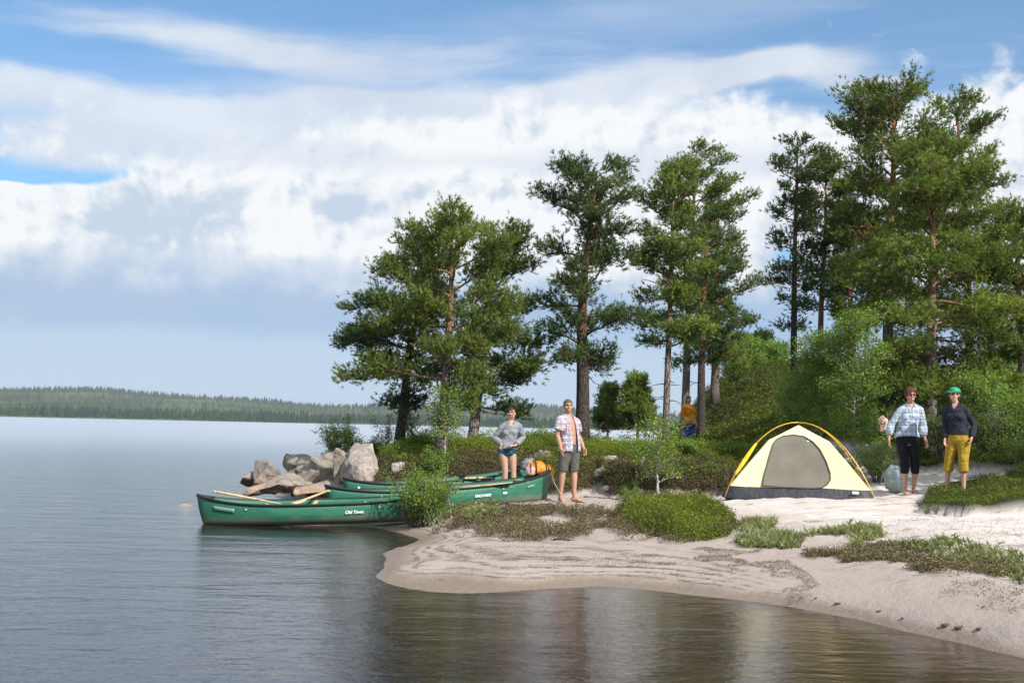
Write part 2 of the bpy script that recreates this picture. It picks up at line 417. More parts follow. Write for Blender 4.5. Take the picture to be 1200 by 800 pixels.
def vegmask(x, y, z):
    x = np.asarray(x, float); y = np.asarray(y, float)
    yb = np.interp(x, *YB) + (fbm(x * 1.7, y * 1.7, 3, 5) - .5) * .7
    v = sstep(y - yb, -.08, .18) * sstep(z, .12, .3)
    pathn = (((x - 7.0) / .9) ** 2 + ((y - 24.0) / 2.2) ** 2 < 1)
    v = np.where(pathn & (x > 6.3), 0, v)
    return np.maximum(v, inpoly(x, y, HUM) * 1.0)
def hump(x, y):                     # vegetation cushions raise the ground
    return .34 * (fbm(x * 1.0, y * 1.1, 3, 40) ** 1.6) + .07 * fbm(x * 4, y * 4, 2, 41)
def height(x, y):
    x = np.asarray(x, float); y = np.asarray(y, float)
    z = raw_h(x, y)
    vg = vegmask(x, y, z)
    land = sstep(z, -.02, .12)
    z = z + vg * hump(x, y) - vg * (.20 + .20 * sstep(x, 2.0, 2.8)) * sstep(z, .55, 1.0) * (1 - sstep(y, 29, 34)) * (1 - sstep(x, 5.2, 7))
    z = z + (1 - vg) * land * (.028 * (fbm(x * 2.1, y * 3.4, 3, 3) - .5) + .050 * (fbm(x * 7, y * 8, 3, 9) - .5) * sstep(z, .06, .35))
    # low cut edge where the waves undermine the sand, and the little heap at the spit's tip
    lip = sstep(z + .03 * (fbm(x * 4, y * 4, 3, 77) - .5), .055, .07) * .035 * sstep(x, 2.0, 2.6) * (1 - sstep(y, 12.5, 13.5))
    z = z + lip * (1 - vg)
    tip = pz(490, 668, .05)
    z = z + .05 * np.exp(-(((x - tip.x) / .33) ** 2 + ((y - tip.y) / .5) ** 2)) * (.4 + fbm(x * 7, y * 7, 3, 8))
    z = z + .022 * (fbm(x * 2.6, y * 2.6, 4, 55) - .5) * np.exp(-(z / .07) ** 2) * (1 - vg)
    z = z + (z < -.05) * .04 * (fbm(x * 1.3, y * 1.3, 3, 12) - .5)
    return z
def axis(lo, hi, st, far, g=1.18):
    core = np.arange(lo, hi + st / 2, st); a = [hi]; d = st
    while a[-1] < far: d *= g; a.append(a[-1] + d)
    b = [lo]; d = st
    while b[-1] > -far: d *= g; b.append(b[-1] - d)
    return np.array(b[:0:-1] + list(core) + a[1:])
gxs = axis(-7, 12, .07, 4600); gys = axis(6.5, 30, .07, 4600)
GX, GY = np.meshgrid(gxs, gys)
GZ = height(GX, GY)
def hz(x, y):                       # terrain height by bilinear lookup
    x = np.asarray(x, float); y = np.asarray(y, float)
    i = np.clip(np.searchsorted(gxs, x) - 1, 0, len(gxs) - 2); j = np.clip(np.searchsorted(gys, y) - 1, 0, len(gys) - 2)
    fx = (x - gxs[i]) / (gxs[i + 1] - gxs[i]); fy = (y - gys[j]) / (gys[j + 1] - gys[j])
    return (GZ[j, i] * (1 - fx) + GZ[j, i + 1] * fx) * (1 - fy) + (GZ[j + 1, i] * (1 - fx) + GZ[j + 1, i + 1] * fx) * fy
def H(x, y): return float(hz(x, y))
def gp(u, v, dmax=60):              # first terrain point along the line of sight
    d = 7.0
    while d < dmax:
        p = pd(u, v, d)
        if p.z < H(p.x, p.y): return Vector((p.x, p.y, H(p.x, p.y)))
        d += .04
    return pz(u, v, 0)
def at(u, d, dz=0.0):               # ground point under column u at distance d
    x = gx(u, d, .8); z = H(x, d); x = gx(u, d, z); return Vector((x, d, H(x, d) + dz))

ny, nx = GX.shape
idx = np.arange(ny * nx).reshape(ny, nx)
ga = Acc(); ga.add(np.stack([GX, GY, GZ], -1), np.stack([idx[:-1, :-1], idx[:-1, 1:], idx[1:, 1:], idx[1:, :-1]], -1).reshape(-1, 4), None, vegmask(GX, GY, GZ).ravel())
mt, t = material('shore_ground')
tc = t.n('ShaderNodeTexCoord'); ob = tc.outputs['Object']; ox, oy, oz = t.sep(ob)
veg = t.n('ShaderNodeAttribute', attribute_name='tint').outputs['Fac']
nA = t.noise(ob, 1.4, 6, .6); nB = t.noise(ob, 14, 6, .7); nC = t.noise(ob, 90, 3, .7); nL = t.noise(t.vm('MULTIPLY', ob, (1.0, 1.8, 6)), 1.6, 9, .72)
zz = t.m('ADD', oz, t.m('MULTIPLY', t.m('SUBTRACT', nA, .5), .10))
dry = t.mix(t.ramp(nA, .35, .7), (.70, .64, .595), (.60, .53, .475))
dry = t.mix(t.ramp(oz, .3, .5), (.43, .36, .315), dry)
wet = t.mix(nB, (.215, .165, .125), (.28, .22, .17))
sand = t.mix(t.ramp(zz, .02, .10), wet, dry)
sand = t.mix(t.m('MULTIPLY', t.ramp(nB, .45, .75), .3), sand, (.40, .32, .26))
sand = t.mix(t.m('MULTIPLY', t.ramp(nC, .55, .75), .35), sand, (.24, .19, .15))
# drift lines of dark litter that follow the old waterlines
wl = t.m('SINE', t.m('ADD', t.m('MULTIPLY', oz, 230), t.m('MULTIPLY', nL, 11)))
gate = t.m('MULTIPLY', t.ramp(nL, .36, .50), t.m('MULTIPLY', t.m('MULTIPLY', t.ramp(oz, .045, .07), t.ramp(ox, 3.2, 1.7)), t.ramp(oz, .24, .15)))
spots = t.ramp(t.m('ADD', nB, t.m('MULTIPLY', nC, .35)), .5, .8)
lit = t.m('MULTIPLY', t.m('MULTIPLY', t.ramp(wl, -.1, .9), gate), t.ramp(spots, .1, .9, .0, 1.3))
brk = t.ramp(t.noise(t.vm('MULTIPLY', ob, (1.0, 3.0, 1)), 2.3, 5, .7), .40, .58)
lit = t.m('MULTIPLY', lit, t.lin(brk, 0, 1, .15, 1))
sand = t.mix(t.m('MULTIPLY', lit, .68), sand, (.15, .115, .085))
up = t.m('MULTIPLY', t.ramp(t.m('ADD', t.noise(t.vm('MULTIPLY', ob, (1, 2.6, 3)), 1.3, 7, .68), t.m('MULTIPLY', nC, .12)), .60, .70), t.ramp(oz, .2, .3))
sand = t.mix(t.m('MULTIPLY', up, .7), sand, (.22, .17, .135))
bed = t.mix(t.ramp(oz, -.05, -.65), (.52, .37, .21), (.46, .39, .335))
bed = t.mix(t.ramp(nA, .4, .65), bed, t.mix(1, bed, (.62, .58, .5), 'MULTIPLY'))
sand = t.mix(t.ramp(oz, .005, -.04), sand, bed)
soil = t.mix(t.ramp(nB, .35, .7), (.045, .034, .018), (.030, .046, .012))
soil = t.mix(t.ramp(nA, .45, .6), soil, (.042, .052, .014))
colr = t.mix(veg, sand, soil)
b = t.n('ShaderNodeBsdfPrincipled'); t.put(b.inputs['Base Color'], colr)
t.put(b.inputs['Roughness'], t.ramp(zz, .0, .06, .35, .95)); b.inputs['Specular IOR Level'].default_value = .25
bp = t.n('ShaderNodeBump'); bp.inputs['Distance'].default_value = .03
t.put(bp.inputs['Height'], t.m('ADD', t.m('MULTIPLY', nB, .8), t.m('ADD', t.m('MULTIPLY', nC, .25), t.m('MULTIPLY', lit, .3))))
t.L.new(bp.outputs[0], b.inputs['Normal']); t.L.new(b.outputs[0], t.out.inputs[0])
tag(ga.obj('ground', mt, None, True), kind='structure')

# ------------------------------------------------------------------ lake
mt, t = material('lake_water')
tc = t.n('ShaderNodeTexCoord'); ob = tc.outputs['Object']; ox, oy, oz = t.sep(ob)
shelter = t.m('MULTIPLY', t.ramp(ox, -4.5, 1.5), t.ramp(oy, 40, 12))
n1 = t.noise(t.vm('MULTIPLY', ob, (.55, 1.5, 1)), 1.15, 3, .5, .4)
n2 = t.noise(t.vm('ADD', t.vm('MULTIPLY', ob, (1.0, 2.1, 1)), (31, 7, 3)), 3.6, 4, .55, .5)
n3 = t.noise(t.vm('MULTIPLY', ob, (1, 1.7, 1)), 13, 3, .6, .3)
hgt = t.m('ADD', t.m('ADD', t.m('MULTIPLY', n1, .030), t.m('MULTIPLY', n2, .0125)), t.m('MULTIPLY', n3, .0052))
far = t.m('DIVIDE', 1.0, t.m('ADD', 1.0, t.m('MULTIPLY', t.m('MAXIMUM', t.m('SUBTRACT', t.vm('LENGTH', ob), 14), 0), .02)))
hgt = t.m('MULTIPLY', t.m('MULTIPLY', hgt, far), t.lin(shelter, 0, 1, 1.0, .5))
bp = t.n('ShaderNodeBump'); bp.inputs['Distance'].default_value = 1.0; bp.inputs['Strength'].default_value = 1.0
t.put(bp.inputs['Height'], hgt)
fr = t.n('ShaderNodeFresnel'); fr.inputs[0].default_value = 1.42; t.L.new(bp.outputs[0], fr.inputs['Normal'])
fr2 = t.n('ShaderNodeFresnel'); fr2.inputs[0].default_value = 2.1
gw_ = t.ramp(t.vm('LENGTH', ob), 16, 150, 1.0, .25)
gw_ = t.m('MULTIPLY', gw_, t.m('SUBTRACT', 1, t.m('MULTIPLY', t.m('MULTIPLY', t.ramp(ox, -1.8, .6), t.ramp(oy, 17, 12)), .75)))
fac = t.m('ADD', t.m('MULTIPLY', fr.outputs[0], t.m('SUBTRACT', 1, gw_)), t.m('MULTIPLY', fr2.outputs[0], gw_))
gl = t.n('ShaderNodeBsdfGlossy'); t.put(gl.inputs['Roughness'], t.ramp(t.vm('LENGTH', ob), 15, 130, .06, .26)); gl.inputs[0].default_value = (1, 1, 1, 1)
t.L.new(bp.outputs[0], gl.inputs['Normal'])
tr = t.n('ShaderNodeBsdfTransparent'); tr.inputs[0].default_value = (.93, .86, .76, 1)
mx = t.n('ShaderNodeMixShader'); t.L.new(fac, mx.inputs[0]); t.L.new(tr.outputs[0], mx.inputs[1]); t.L.new(gl.outputs[0], mx.inputs[2])
t.L.new(mx.outputs[0], t.out.inputs[0])
va = t.n('ShaderNodeVolumeAbsorption'); va.inputs['Color'].default_value = (.80, .55, .28, 1); va.inputs["Density"].default_value = .28
t.L.new(va.outputs[0], t.out.inputs['Volume'])
wa = Acc(); box(wa, (-4500, -4500, -3.6), (4500, 4500, 0))
tag(wa.obj('lake_water', mt), kind='structure')

# ------------------------------------------------------------------ far shore: hills and their forest
def ridge(az):                      # ridge height above the lake by bearing
    a = az / R(1)
    return (27 - .62 * a) + 5 * np.sin(a * .31 + 1.0) + 2.2 * np.sin(a * .9) + 26 * sstep(-a, 24, 50)
def hill_z(r, az):
    k = sstep(r, 1180, 2350); k2 = 1 - sstep(r, 2350, 3600) * .9
    x = r * np.sin(az); y = r * np.cos(az)
    return -3 + 3.3 * sstep(r, 1140, 1175) + 2.0 * sstep(r, 1170, 1210) + (ridge(az) * .98) * k * k2 + 7 * (fbm(x / 160, y / 160, 3, 21) - .5) * k
azs = np.linspace(R(-75), R(75), 500); rs = np.concatenate([np.linspace(1130, 1300, 25), np.linspace(1330, 3600, 60)])
AA, RR = np.meshgrid(azs, rs); ha = Acc(); ny, nx = AA.shape; idx = np.arange(ny * nx).reshape(ny, nx)
ha.add(np.stack([RR * np.sin(AA), RR * np.cos(AA), hill_z(RR, AA)], -1), np.stack([idx[:-1, :-1], idx[:-1, 1:], idx[1:, 1:], idx[1:, :-1]], -1).reshape(-1, 4))
mt, t = material('hill_cover'); tc = t.n('ShaderNodeTexCoord')
nz = t.noise(tc.outputs['Object'], .006, 6, .6); nz2 = t.noise(tc.outputs['Object'], .05, 4, .7)
c = t.mix(t.ramp(nz, .38, .62), (.035, .055, .024), (.095, .12, .045)); c = t.mix(t.m('MULTIPLY', t.ramp(nz2, .5, .75), .5), c, (.03, .045, .02))
b = t.n('ShaderNodeBsdfDiffuse'); t.put(b.inputs[0], c); t.L.new(b.outputs[0], t.out.inputs[0])
tag(ha.obj('hills', mt, None, True), kind='structure')
rng = np.random.default_rng(5)
def cones(acc, r, az, hgt_, wid, tint):
    x = r * np.sin(az); y = r * np.cos(az); z = hill_z(r, az) - .5; n = len(r); k = 6
    an = np.linspace(0, 2 * math.pi, k, endpoint=False)
    base = np.stack([x[:, None] + wid[:, None] * np.cos(an) * rng.uniform(.75, 1.2, (n, k)), y[:, None] + wid[:, None] * np.sin(an), np.repeat(z[:, None], k, 1) + .08 * hgt_[:, None] * rng.uniform(0, 1, (n, k))], -1)
    top = np.stack([x + rng.normal(0, .15, n), y, z + hgt_], -1)[:, None]
    v = np.concatenate([base, top], 1)
    tr_ = np.stack([np.stack([np.full(n, i), np.full(n, (i + 1) % k), np.full(n, k)], -1) for i in range(k)], 1) + (np.arange(n) * (k + 1))[:, None, None]
    acc.add(v, None, tr_.reshape(-1, 3), np.repeat(tint, k + 1))
fa = Acc()
def grow(n, r0, r1, h0, h1, t0, t1, dens=None):
    az = rng.uniform(R(-72), R(40), n); r = r0 + (r1 - r0) * rng.uniform(0, 1, n) ** 1.0
    if dens is not None:
        k = dens(r, az) > rng.uniform(0, 1, n); az, r = az[k], r[k]; n = len(az)
    h = rng.uniform(h0, h1, n) * (.75 + .5 * fbm(r * np.sin(az) / 60, r * np.cos(az) / 60, 2, 4))
    cones(fa, r, az, h, h * rng.uniform(.13, .22, n), np.clip(rng.uniform(t0, t1, n), 0, 1))
patch = lambda r, az: sstep(fbm(r * np.sin(az) / 210, r * np.cos(az) / 210, 3, 31), .42, .55)
grow(5200, 1182, 1235, 5, 12, 0, .35)
grow(6000, 1182, 1330, 4, 9, .25, .8, lambda r, az: 1 - .6 * patch(r, az))
grow(16000, 1300, 2250, 5, 10, .2, .9, lambda r, az: .25 + .75 * patch(r, az))
grow(9000, 2100, 2480, 5, 13, .1, .5)
mfar = foliage('far_conifers', (.016, .032, .016, 1), (.062, .09, .032, 1), 0, 0)
tag(fa.obj('far_forest', mfar), 'dark spruce and pine forest covering the low hills across the lake', 'forest', kind='stuff')

# ------------------------------------------------------------------ haze
mt, t = material('haze'); pv = t.n('ShaderNodeVolumePrincipled')
pv.inputs['Color'].default_value = (.80, .88, 1.0, 1); pv.inputs['Density'].default_value = HAZE_D = 1.4e-4
t.L.new(pv.outputs[0], t.out.inputs['Volume'])
hb = Acc(); box(hb, (-4700, -4700, -5), (4700, 4700, 135))
tag(hb.obj('haze', mt), 'pale blue air between the shore and the far hills', 'haze', kind='stuff')

# ------------------------------------------------------------------ plants
M_bark = bark('pine_bark', (.21, .165, .135), (.52, .26, .11))
M_barkdark = bark('dark_bark', (.085, .068, .06), (.26, .12, .06))
M_barkgrey = bark('weathered_bark', (.26, .22, .185), (.36, .21, .12))
M_birchbark = bark('birch_bark', (.55, .52, .47), (.40, .34, .28))
M_needle = foliage('pine_needles', (.042, .080, .020, 1), (.265, .33, .072, 1), .36, .015)
M_needle_b = foliage('pine_needles_bright', (.048, .092, .022, 1), (.315, .38, .078, 1), .36, .015)
M_leaf = foliage('birch_leaves', (.085, .16, .02, 1), (.30, .42, .065, 1), .40, .02, .5)
M_leafgrey = foliage('willow_leaves', (.085, .13, .030, 1), (.28, .36, .11, 1), .32, .025, .5)
M_brown = foliage('dead_needles', (.10, .05, .022, 1), (.26, .14, .06, 1), .2, .02)
M_moss = foliage('heath_leaves', (.050, .062, .014, 1), (.28, .34, .038, 1), .30, .01)
M_heather = foliage('heather_twigs', (.10, .07, .045, 1), (.24, .22, .09, 1), .15, .02)
M_grass = foliage('shore_grass_blades', (.10, .12, .04, 1), (.34, .36, .14, 1), .3, .03)

def tuft_template(rng, k, kind):
    V = []; F = []
    if kind == 'needle':
        for i in range(k):
            th = rng.uniform(.25, 1.35); ph = rng.uniform(0, 6.283); L = rng.uniform(.75, 1.1)
            d = np.array([math.sin(th) * math.cos(ph), math.sin(th) * math.sin(ph), math.cos(th)])
            s = np.cross(d, rng.normal(size=3)); s /= np.linalg.norm(s); w = .11
            o = np.array([0, 0, rng.uniform(-.5, .45)])
            n = len(V); V += [o - s * w, o + s * w, o + d * L]; F.append((n, n + 1, n + 2))
    else:
        for i in range(k):
            o = rng.normal(0, .55, 3); d = rng.normal(size=3); d /= np.linalg.norm(d)
            s = np.cross(d, rng.normal(size=3)); s /= np.linalg.norm(s); L = rng.uniform(.4, .62)
            n = len(V); V += [o, o + d * L * .5 + s * L * .34, o + d * L, o + d * L * .5 - s * L * .34]
            F += [(n, n + 1, n + 2), (n, n + 2, n + 3)]
    return np.array(V), np.array(F)
def scatter(acc, pos, dirs, scale, tint, kind, k, rng, variants=5, mi=0):
    pos = np.asarray(pos, float); dirs = np.asarray(dirs, float); N = len(pos)
    if N == 0: return
    z = dirs / (np.linalg.norm(dirs, axis=1)[:, None] + 1e-9)
    r = rng.normal(size=(N, 3)); x = np.cross(z, r); x /= np.linalg.norm(x, axis=1)[:, None] + 1e-9; y = np.cross(z, x)
    Fm = np.stack([x, y, z], 1)
    scale = np.broadcast_to(scale, (N,)); tint = np.broadcast_to(tint, (N,))
    g = np.arange(N) % variants
    for vi in range(variants):
        tv, tf = tuft_template(rng, k, kind); s = g == vi; n = int(s.sum())
        if not n: continue
        v = np.einsum('kj,nji->nki', tv, Fm[s]) * scale[s][:, None, None] + pos[s][:, None]
        f = tf[None] + (np.arange(n) * len(tv))[:, None, None]
        acc.add(v.reshape(-1, 3), None, f.reshape(-1, 3), np.clip(np.repeat(tint[s], len(tv)), 0, 1), mi)

def tree(name, label, cat, u, d, top_v, tw, env, seed, group=None, kind='needle', nb=34, mats=None, lean=0.0, wob=.10,
         size=.088, tufts=1.0, z=None, t0=None, elev=(0, 45), dead=6, fork=None, k=9, brown=None, gnarl=.25, sub=1.0, base=None, tmin=0.0, light=0.0):
    """env: list of (v, left u, right u) of the crown as seen; ppm converts to metres. Everything else is grown from it."""
    rng = np.random.default_rng(seed)
    b = at(u, d) if base is None else Vector(base)
    ppm = F_PX / b.y
    if base is None:
        hor = 499 + (u - 600) * .0218
        hgt_ = CAM_H + (hor - top_v) / ppm - b.z
        ev = [(CAM_H + (hor - v) / ppm - b.z, (u - l) / ppm, (r - u) / ppm) for v, l, r in env]
    else:
        hgt_ = top_v; ev = list(env)
    ev.sort(); eh = [e[0] for e in ev]; eL = [e[1] for e in ev]; eR = [e[2] for e in ev]
    root = thing(name, b, label, cat, group)
    if kind == 'needle' and base is None: hgt_ -= .40
    rad0 = tw / ppm / 2 * .84 if base is None else tw
    # trunk
    n = 16; ts = np.linspace(0, 1, n)
    px_ = lean / ppm * ts + wob * np.sin(ts * rng.uniform(3, 6) + rng.uniform(0, 6)) * ts * (1 - ts * .4)
    py_ = wob * np.sin(ts * rng.uniform(3, 6) + rng.uniform(0, 6)) * ts
    px_ -= px_[0]; tp = np.stack([px_, py_, ts * hgt_ - .15 * (ts == 0)], -1)
    tr_ = rad0 * (1 - ts) ** .75 * .92 + .012; tr_[0] *= 1.35; tr_[1] *= 1.04
    wood = Acc(); tube(wood, tp, tr_, 12, ts * .95, True)
    def trunk_at(h):
        t = np.clip(h / hgt_, 0, 1)
        return np.array([np.interp(t, ts, tp[:, i]) for i in range(3)]), float(np.interp(t, ts, tr_)), t
    P = []; Dr = []; Tn = []
    h0 = eh[0]
    for i in range(nb + dead):
        isdead = i >= nb
        if isdead: h = rng.uniform(max(.8, h0 * .45), h0 + (hgt_ - h0) * .35)
        else:
            q = (i + rng.uniform(0, 1)) / nb; h = h0 + (hgt_ - h0) * (q ** .92) * .985
        c, cr, tt = trunk_at(h)
        az = i * 2.39996 + rng.uniform(-.4, .4)
        ca = math.cos(az)
        he = h + .45 * ((h - h0) / max(hgt_ - h0, .1)) ** 2 if kind == 'needle' else h
        Lx = np.interp(he, eh, eR) - c[0] if ca > 0 else np.interp(he, eh, eL) + c[0]
        Lx = max(Lx, .15); dep = max(.15, .85 * .5 * (np.interp(he, eh, eR) + np.interp(he, eh, eL)))
        L = 1 / math.sqrt((ca / Lx) ** 2 + (math.sin(az) / dep) ** 2) * rng.uniform(.62, 1.12)
        if isdead: L = min(L, 1.2) * rng.uniform(.35, .8)
        f = (h - h0) / max(hgt_ - h0, .1)
        e = R(elev[0] + (elev[1] - elev[0]) * f + rng.normal(0, 12))
        # branch path
        ns = 8; p = c.copy(); a = az; pts = [p.copy()]; el = e
        hstart = min(h, hgt_ * .97)
        for s_ in range(ns):
            st = L / ns
            p = p + np.array([math.cos(a) * math.cos(el), math.sin(a) * math.cos(el), math.sin(el)]) * st / max(.35, math.cos(e))
            a += rng.normal(0, gnarl * .8); el += rng.normal(0, gnarl * .6) + (e * .5 - el) * .2
            pts.append(p.copy())
        pts = np.array(pts)
        if pts[:, 2].max() > hgt_ * 1.0: pts[:, 2] = pts[0, 2] + (pts[:, 2] - pts[0, 2]) * max(.1, (hgt_ - pts[0, 2] + .06) / (pts[:, 2].max() - pts[0, 2] + 1e-6))
        br = max(.008, min(cr * .42, .010 + .011 * L)) * (1.0 if not isdead else .7)
        rr = br * (1 - np.linspace(0, 1, ns + 1)) ** .8 + .005
        tube(wood, pts, rr, 5, min(1, tt + .12) if not isdead else .3, False)
        if isdead: continue
        btint = rng.normal(0, .10)
        # side shoots
        nsb = max(4, int((5 + 6.5 * L) * sub))
        for j in range(nsb):
            s_ = .24 + .76 * (j + rng.uniform(0, 1)) / nsb
            fi = s_ * ns; i0 = min(int(fi), ns - 1); q0 = pts[i0] + (pts[i0 + 1] - pts[i0]) * (fi - i0)
            dirb = pts[i0 + 1] - pts[i0]; dirb /= np.linalg.norm(dirb) + 1e-9
            side = np.cross(dirb, (0, 0, 1)); side /= np.linalg.norm(side) + 1e-9
            sg = 1 if j % 2 else -1
            sl = (.18 + .36 * L * (1.12 - s_)) * rng.uniform(.7, 1.2)
            dd = dirb * .75 + side * sg * rng.uniform(.5, 1.0) + np.array([0, 0, rng.uniform(-.15, .85)])
            dd /= np.linalg.norm(dd)
            q1 = q0 + dd * sl * .5 + rng.normal(0, .03, 3); d2 = dd + np.array([0, 0, .25]); d2 /= np.linalg.norm(d2)
            q2 = q1 + d2 * sl * .5
            tube(wood, [q0, q1, q2], [br * .35 + .003, br * .25 + .003, .003], 3, .6, False)
            nt = max(3, int(sl / .075 * tufts * (4.2 if kind == 'needle' else 1.7)))
            for kx in range(nt):
                w = rng.uniform(.25, 1.08)
                base_ = q0 + (q1 - q0) * min(1, w * 2) + (q2 - q1) * max(0, w * 2 - 1)
                off = rng.normal(0, .065 + .055 * sl, 3) * np.array([1, 1, .85]) + np.array([0, 0, .02])
                P.append(base_ + off); Dr.append(dd * .8 + off * 6 + np.array([0, 0, .45])); Tn.append(btint)
    P = np.array(P); Dr = np.array(Dr); Tn = np.array(Tn)
    tint = .42 + light + Tn + rng.normal(0, .16, len(P)) + .35 * (fbm(P[:, 0] * 2.3 + seed, P[:, 2] * 3.1 + P[:, 1], 2, seed) - .5)
    mw, mf = mats or (M_bark, M_needle)
    wood.obj('trunk', mw, root, True)
    leaf = Acc()
    if brown is not None:
        bc = np.array(brown[:3]); dd = np.linalg.norm((P - bc) / np.array([1, 1.6, .8]), axis=1) < brown[3]
        br_ = Acc(); scatter(br_, P[dd], Dr[dd], size * .9, tint[dd] + .1, kind, k, rng); br_.obj('dead_foliage', M_brown, root)
        P, Dr, tint = P[~dd], Dr[~dd], tint[~dd]
    scatter(leaf, P, Dr, size * rng.uniform(.8, 1.2, len(P)), tint, kind, k, rng)
    leaf.obj('crown', mf, root)
    return root
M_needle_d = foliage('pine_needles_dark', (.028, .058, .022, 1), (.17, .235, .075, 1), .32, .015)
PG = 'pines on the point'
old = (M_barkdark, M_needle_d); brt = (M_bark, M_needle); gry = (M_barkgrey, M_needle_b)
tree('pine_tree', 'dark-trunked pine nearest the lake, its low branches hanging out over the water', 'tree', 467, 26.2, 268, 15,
     [(268,478,520),(290,455,530),(320,425,530),(350,392,530),(385,376,525),(430,362,520),(462,372,505),(478,410,480)], 11, PG, mats=old, lean=24, nb=28, elev=(-10, 40), gnarl=.34)  # dark bark carries the shade cast by the pine on its right
tree('pine_tree', 'broad pine with leafy shoots round the foot of its straight scaly trunk', 'tree', 517, 24.2, 238, 15,
     [(236,512,530),(250,500,545),(275,470,565),(310,452,610),(350,438,625),(380,432,628),(415,425,615),(445,405,590),(462,395,560),(472,430,545)], 12, PG, mats=gry, lean=6, nb=36, elev=(-8, 50), dead=12)
tree('pine_tree', 'pine with pale grey trunk beside the woman in the grey jacket', 'tree', 553, 26.5, 246, 15,
     [(246,572,592),(265,560,612),(300,556,645),(345,552,660),(390,545,664),(430,548,672),(455,560,678),(476,580,655)], 13, PG, mats=gry, lean=22, nb=36, elev=(-14, 45), gnarl=.32)
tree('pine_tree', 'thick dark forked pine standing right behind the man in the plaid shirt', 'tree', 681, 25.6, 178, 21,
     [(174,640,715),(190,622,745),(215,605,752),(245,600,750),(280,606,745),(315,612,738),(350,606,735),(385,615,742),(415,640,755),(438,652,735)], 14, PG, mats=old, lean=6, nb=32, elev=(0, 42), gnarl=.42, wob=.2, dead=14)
tree('pine_tree', 'slender pine whose thin straight trunk rises left of the person in orange', 'tree', 780, 26.5, 170, 10,
     [(168,776,795),(190,768,808),(230,745,815),(270,735,822),(320,728,828),(370,735,830),(410,750,822)], 15, PG, mats=gry, lean=5, nb=38, elev=(-5, 45), wob=.05, dead=16)
tree('pine_tree', 'tall pine with a pointed top growing directly behind the person in orange', 'tree', 801, 38.5, 156, 13,
     [(154,800,822),(170,790,838),(200,778,850),(240,775,862),(290,765,872),(340,768,880),(390,775,882),(430,785,870)], 16, PG, mats=gry, lean=10, nb=46, elev=(-5, 45), wob=.06)
tree('pine_tree', 'red-stemmed pine on the slope, its crown reaching furthest right toward the sky gap', 'tree', 837, 40, 192, 13,
     [(190,835,858),(215,830,874),(250,824,888),(300,822,890),(340,818,892),(375,815,904),(405,812,908),(432,825,890)], 17, PG, mats=brt, lean=4, nb=42, elev=(-8, 40), dead=12)
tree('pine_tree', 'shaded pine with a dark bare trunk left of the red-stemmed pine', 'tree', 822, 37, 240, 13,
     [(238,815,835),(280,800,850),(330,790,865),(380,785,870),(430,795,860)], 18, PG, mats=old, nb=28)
tree('pine_tree', 'small far pine in the gap between the two tall groups', 'tree', 890, 47, 384, 6,
     [(384,885,896),(400,872,908),(425,868,912),(450,872,908)], 19, PG, nb=22, mats=old, size=.11)
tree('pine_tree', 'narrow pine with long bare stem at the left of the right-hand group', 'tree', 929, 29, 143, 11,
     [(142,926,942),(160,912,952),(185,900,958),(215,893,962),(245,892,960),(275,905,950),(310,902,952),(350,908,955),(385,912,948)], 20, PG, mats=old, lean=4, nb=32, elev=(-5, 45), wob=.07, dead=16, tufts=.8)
tree('pine_tree', 'dense dark pine with orange lower stem next to the narrow one', 'tree', 962, 31, 165, 10,
     [(165,955,975),(190,945,988),(230,938,1000),(280,936,1005),(330,940,1008),(365,948,1000)], 21, PG, mats=brt, lean=2, nb=38, light=-.12)
tree('pine_tree', 'pine with orange stem half hidden left of the tallest pine', 'tree', 996, 30, 190, 10,
     [(190,985,1015),(240,970,1040),(300,965,1045),(350,968,1040),(385,980,1030)], 22, PG, mats=brt, nb=32, light=-.1)
tree('pine_tree', 'tallest pine of the right-hand group, rounded top and a rusty dead patch', 'tree', 1041, 26.5, 84, 19,
     [(83,1022,1068),(98,1002,1090),(125,975,1105),(155,958,1112),(190,960,1118),(240,975,1118),(290,982,1112),(340,985,1110),(385,1000,1100)], 23, PG, mats=brt, lean=4, nb=44, elev=(0, 50), dead=14, brown=(-.95, -.6, 4.45, .5))
tree('pine_tree', 'wide low-branched pine directly behind the woman in the plaid blouse', 'tree', 1089, 23.6, 150, 19,
     [(150,1085,1120),(175,1070,1150),(210,1052,1180),(250,1040,1196),(300,1015,1215),(340,1000,1225),(380,992,1232),(420,998,1232),(450,1020,1225),(468,1050,1190)], 24, PG, mats=gry, lean=10, nb=50, elev=(-12, 45), dead=14, light=.06, sub=1.1)
tree('pine_tree', 'thin-topped pine at the upper right with open airy branches', 'tree', 1140, 28, 94, 14,
     [(92,1108,1135),(115,1098,1150),(145,1095,1172),(175,1095,1168),(210,1095,1190),(260,1095,1200),(330,1095,1225),(400,1100,1230)], 25, PG, mats=brt, lean=-18, nb=38, elev=(-5, 48), tufts=.85)
tree('pine_tree', 'pine at the right edge of the view with a pale trunk', 'tree', 1198, 24.5, 220, 16,
     [(218,1185,1215),(250,1168,1235),(300,1155,1250),(350,1148,1260),(400,1150,1262),(425,1165,1250)], 26, PG, mats=gry, nb=44, elev=(-5, 45))
# trees beyond the right edge of the view that throw the shade on the two women
tree('pine_tree', 'pine beyond the right edge shading the two standing women', 'tree', 0, 0, 7.6, .15,
     [(2.2, .9, .9), (3.2, 1.9, 2.3), (4.6, 1.9, 2.2), (6.2, 1.3, 1.5), (7.6, .3, .3)], 27, PG, mats=gry, nb=26, base=(10.9, 16.6, H(10.9, 16.6)))

